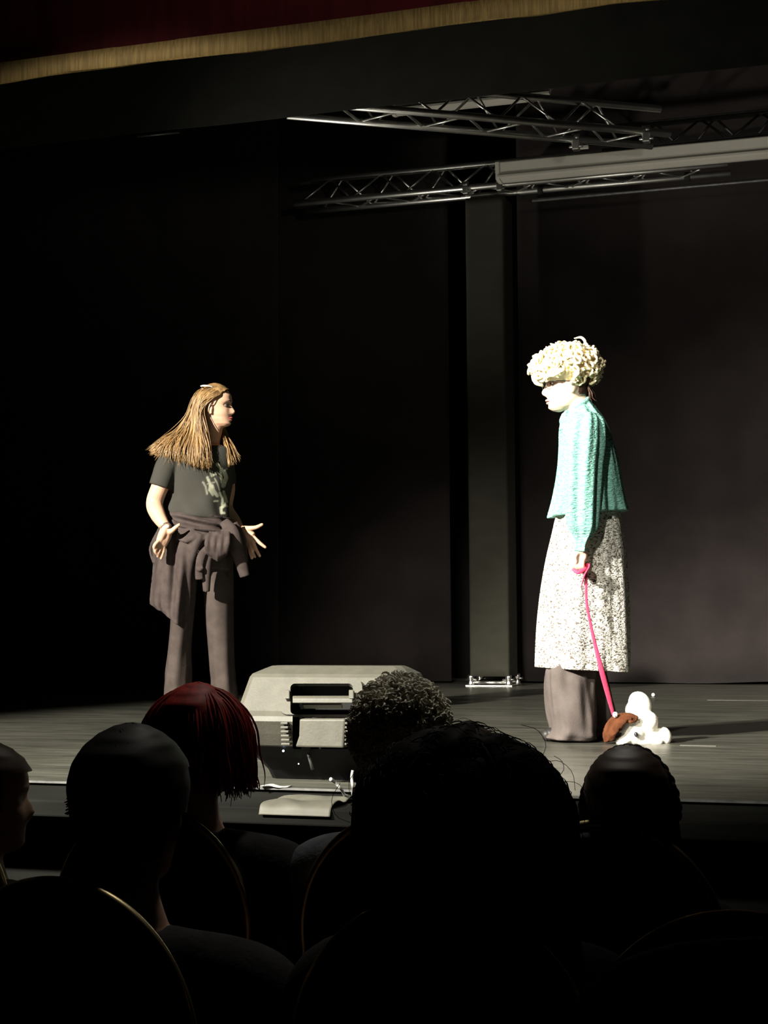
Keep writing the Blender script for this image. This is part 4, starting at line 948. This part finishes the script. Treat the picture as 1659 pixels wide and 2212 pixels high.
def seated(label, hpx, hpy, yh, chx, chy, sh=.20, top='cloth_black', leg='cloth_black', skin='skin_c', k=1.0, drop=.0, look=V((0, 1, 0)), extra=None, hw=1.0):
    """person sitting on the chair at (chx, chy), head centre on the measured sight line at depth yh"""
    c = atY(hpx, hpy, yh); root = thing('person', label, 'person', (chx, chy+.2, 0))
    hip = V((chx, chy+.16, .53)); sx = .5*(c.x+chx)*.6+.4*c.x; shz = c.z-.25*k-drop
    neck = V((c.x*.85+sx*.15, yh-.03, c.z-.12*k)); s0 = V((sx, min(yh-.01, chy+.14), shz))
    def torso(b, i=0, cap=True):
        T = [(hip-Z*.05, .17*hw, .13), (hip+Z*.08, .165*hw, .13), (hip.lerp(s0, .45), .15*hw, .115), (hip.lerp(s0, .8), .175*hw, .12), (s0+Z*.0, .165*hw, .10), (s0+Z*.045, .10*hw, .075), (s0.lerp(neck, .55)+Z*.01, .055, .055)]
        L = []
        for q in crom([(*p, a, d_) for p, a, d_ in T], 30):
            L.append([V(q[:3]) + X*(q[3]+i)*math.cos(t/28*2*PI) + Y*(q[4]+i)*math.sin(t/28*2*PI) for t in range(28)])
        b.rings(L)
        for s_ in (-1, 1):
            sh_ = s0 + X*s_*(sh-.03) + Z*-.005
            b.limb([s0 + X*s_*.06 + Z*.03, sh_, sh_ + X*s_*.035 - Z*.07, sh_ + X*s_*.06 + Y*.02 - Z*.27], [.045+i, .058+i, .05+i, .043+i], 16, 24)
            e = sh_ + X*s_*.06 + Y*.02 - Z*.27; w_ = V((chx + s_*.07, chy+.40, .66))
            b.limb([e, e.lerp(w_, .5) - Z*.01, w_], [.042+i, .036+i, .026+i], 14, 16)
            if not i: hand(b, w_, (w_-e)+V((0, .1, -.05)), Z+X*s_*.3, 1, s_, .35)
    def legs(b, i=0):
        b.ball(hip - Z*.01, (.18*hw+i, .14+i, .10+i), 24, 14)
        for s_ in (-1, 1):
            kn = V((chx+s_*.11, chy+.58, .50)); an = V((chx+s_*.12, chy+.62, .09))
            b.limb([hip + X*s_*.08 + Y*.03, hip.lerp(kn, .6) + X*s_*.02, kn, kn.lerp(an, .4), an], [.085+i, .078+i, .058+i, .052+i, .036+i], 16, 30)
            if not i: b.limb([an - Z*.04, an + V((0, .07, -.055)), an + V((0, .15, -.06))], [.035, .032, .024], 12, 10)
    b = MB(); head(b, c, look, Z, k, nu=56, nv=48); b.tube([c - Z*.07*k - Y*.01, neck, s0+Z*.03], [.052*k, .052*k, .07], 18, 14); torso(b); legs(b)
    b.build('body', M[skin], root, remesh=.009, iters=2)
    g = MB(); torso(g, .012); g.build('jacket' if top != 'cloth_grey' else 'blouse', M[top], root, remesh=.010, iters=2)
    g = MB(); legs(g, .012); g.build('trousers', M[leg], root, remesh=.012, iters=2)
    for s_ in (-1, 1):
        p = V((chx+s_*.12, chy+.64, .045)); MB().limb([p-Y*.04, p+Y*.05, p+Y*.15-Z*.01], [.044, .042, .032], 12, 12).build('shoe', M['shoe'], root)
    return root, c
def shell(c, rx, ry, rz, length, n, r, rnd, front=55, curl=0, spread=1.0, jit=.006, off=V((0, 0, 0)), endj=.15, look=0):
    """locks from the crown over the sides and down, leaving the face free"""
    b = MB(); gs = []
    a0 = math.radians(90+front); a1 = math.radians(450-front)
    for i in range(15):
        a = a0 + (a1-a0)*i/14 + look; g = []
        for ph in (0.06, .45, .85, 1.25, 1.55):
            g.append(c + V((math.cos(a)*math.sin(ph)*rx, math.sin(a)*math.sin(ph)*ry, math.cos(ph)*rz)))
        for q in (.35, .7, 1.0):
            g.append(c + V((math.cos(a)*rx*(1+(spread-1)*q), math.sin(a)*ry*(1+(spread-1)*q*.6), -length*q)) + off*q)
        gs.append(g)
    strands(b, gs, n, r, jit, 5, 20, .25, curl, rnd, endj); return b
capk = lambda zf, zb: (lambda q: q.z > zf or (q.y < -.0 and q.z > zb) )

# --- front row
x1 = chair(345, R1, 'gold-rimmed chair of the red-haired visitor'); x2 = chair(885, R1, 'gold-rimmed chair of the visitor with curly grey hair'); x3 = chair(1318, R1, 'gold-rimmed chair of the girl with the plaited hairband')
red, c = seated('red-haired visitor in a dark jacket, seated before the stage monitor', 428, 1604, R1+.05, x1+.06, R1, .215, hw=1.05)
hb3 = shell(c, .105, .108, .108, .09, 620, .0034, random.Random(21), 48, .004, 1.03, .006, V((.0, 0, 0)), .35)
head(hb3, c, Y, Z, 1, infl=.006, face=False, keep=capk(.045, -.06))
hb3.build('hair', M['hair_red'], red)
gry, c = seated('visitor with curly grey hair in a grey-blue blouse, right of the stage monitor', 868, 1602, R1+.05, x2, R1, .20, top='cloth_grey')
lump2 = lambda p: 1 + .06*nz(p, 2.5, 8) + .04*nz(p, 6, 9)
hb4 = MB().ball(c + V((.0, -.01, .024)), (.090, .104, .096), 48, 30, None, lump2)
curls(hb4, c + V((.0, -.01, .024)), (.090, .104, .096), 1500, .0065, .0024, random.Random(31), None, -.95, lump2, skip=lambda p: p.y > .55 and p.z < .35)
hb4.build('hair', M['hair_grey'], gry)
girl, c = seated('girl with long brown hair and a plaited hairband, in front of the plush dog', 1358, 1748, R1+.03, x3, R1, .17, k=.93, drop=-.02, hw=.85)
hb5 = shell(c, .077, .095, .106, .24, 520, .0030, random.Random(41), 50, .003, 1.12, .004, V((.015, -.01, 0)), .1)
head(hb5, c, Y, Z, .93, infl=.010, face=False, keep=capk(.045, -.06)); hb5.build('hair', M['hair_brown'], girl)
band = MB(); n_ = 30
for i in range(n_):
    a = PI*(i+.5)/n_; p = c + V((.086*math.cos(a), .015, -.015 + .123*math.sin(a)))
    tdir = V((-math.sin(a), 0, math.cos(a))); side = Y*(.007 if i % 2 else -.007)
    rr = Matrix([Y, tdir, Y.cross(tdir)]).transposed()
    band.ball(p+side, (.014, .012, .0085), 12, 8, rr)
band.build('hairband', M['cloth_black'], girl)
# --- second row
x4 = chair(160, R2, 'gold-rimmed chair behind the man with short dark hair'); x5 = chair(965, R2, 'gold-rimmed chair behind the visitor with the big dark hair'); x6 = chair(1600, R2, 'gold-rimmed chair at lower right, its top rail catching the light')
man, c = seated('man with short dark hair, in front of the chair at lower left', 286, 1745, R2+.14, x4+.04, R2, .225, hw=1.1, k=1.02)
hb6 = MB(); head(hb6, c, Y, Z, 1.02, infl=.011, face=False, keep=lambda q: q.z > .05 or (q.y < .02 and q.z > -.01) or (q.y < -.035 and q.z > -.065))
rn = random.Random(51)
for _ in range(1500):
    p = V([rn.gauss(0, 1) for _ in range(3)]).normalized()
    if p.z < -.15 or (p.y > .3 and p.z < .45): continue
    q = c + V((p.x*.077, -.010+p.y*.105, p.z*.122)); hb6.tube([q, q + p*.006 + V((rn.gauss(0, .003), -.004, -.004))], [.0022, .0008], 4)
hb6.build('hair', M['hair_dark'], man)
big, c = seated('visitor with a large mass of dark hair, centre foreground', 1008, 1740, R2+.12, x5, R2, .21, hw=1.0, k=1.0)
lump3 = lambda p: 1 + .07*nz(p, 1.8, 12) + .05*nz(p, 4.5, 13) + .07*math.exp(-((p.x-.03)/.14)**2)*max(0, p.z)**3 - .05*math.exp(-((p.x-.2)/.09)**2)*max(0, p.z)**3
hc3 = c + V((0, -.02, -.01))
hb7 = MB().ball(hc3, (.150, .125, .120), 72, 44, None, lump3)
rn = random.Random(61)
for _ in range(3200):
    p = V([rn.gauss(0, 1) for _ in range(3)]).normalized()
    if p.y > .5: continue
    k_ = lump3(p)*.985; q = hc3 + V((p.x*.150, p.y*.125, p.z*.120))*k_; a_, b_ = orth(p); t = a_*rn.gauss(0, 1) + b_*rn.gauss(0, 1) - Z*.4; t = t.normalized()
    l = rn.uniform(.008, .020); hb7.tube([q, q + t*l*.6 + p*l*.25, q + t*l*1.3 + p*l*.30, q + t*l*1.8 + p*l*.1], [.0011, .0010, .0007, .0003], 4)
hb7b = shell(hc3 + V((0, 0, -.005)), .146, .12, .112, .26, 460, .0042, random.Random(62), 60, .004, 1.02, .005, V((0, -.0, 0)), .2)
hb7.v += []; bofs = len(hb7.v); hb7.v += hb7b.v; hb7.f += [tuple(i+bofs for i in f_) for f_ in hb7b.f]
rn = random.Random(63)
for _ in range(16):      # fly-away hairs
    a = rn.uniform(-.4, PI+.4); p = V((math.cos(a), rn.uniform(-.5, .2), math.sin(a)))
    q = hc3 + V((p.x*.15, p.y*.12, p.z*.118)); t = V((-math.sin(a), 0, math.cos(a)))*rn.choice((-1, 1))
    l = rn.uniform(.008, .022)
    hb7.tube([q, q + p*l*.8 + t*l*.5, q + p*l + t*l*1.6, q + p*l*.4 + t*l*2.6], [.0004]*4, 4, 9)
hb7.build('hair', M['hair_dark'], big)
chair_far = x6
rgt, c = seated('visitor at the right edge in a dark top', 1850, 1740, R2+.1, x6+.20, R2, .20, top='cloth_navy')
hb8 = shell(c, .09, .105, .115, .12, 260, .0035, random.Random(71), 50, .003, 1.02); head(hb8, c, Y, Z, 1, infl=.012, face=False, keep=capk(.045, -.06)); hb8.build('hair', M['hair_brown'], rgt)
# --- third row, only a shoulder at lower right
x8 = atY(2010, 1900, R3).x; 
chair(2010, R3, 'gold-rimmed chair nearest the camera at lower right')
nr, c = seated('nearest visitor, only a dark shoulder showing at lower right', 2000, 1560, R3+.08, x8, R3, .235, top='cloth_navy', hw=1.15)
hb10 = MB(); head(hb10, c, Y, Z, 1, infl=.012, face=False, keep=capk(.045, -.06)); hb10.build('hair', M['hair_brown'], nr)
# --- man at the left edge, turned to the right
xq = atY(-110, 1900, R1).x
chair(-150, R1, 'gold-rimmed chair at the far left edge')
lft, c = seated('visitor in dark clothes at the far left edge, turned to the right', -30, 1726, R1+.12, xq, R1, .215, look=V((.75, .66, 0)), hw=1.05)
hb9 = MB(); head(hb9, c, V((.75, .66, 0)), Z, 1, infl=.010, face=False, keep=lambda q: q.z > .05 or (q.y < .01 and q.z > -.02) or (q.y < -.035 and q.z > -.06)); hb9.build('hair', M['hair_brown'], lft)
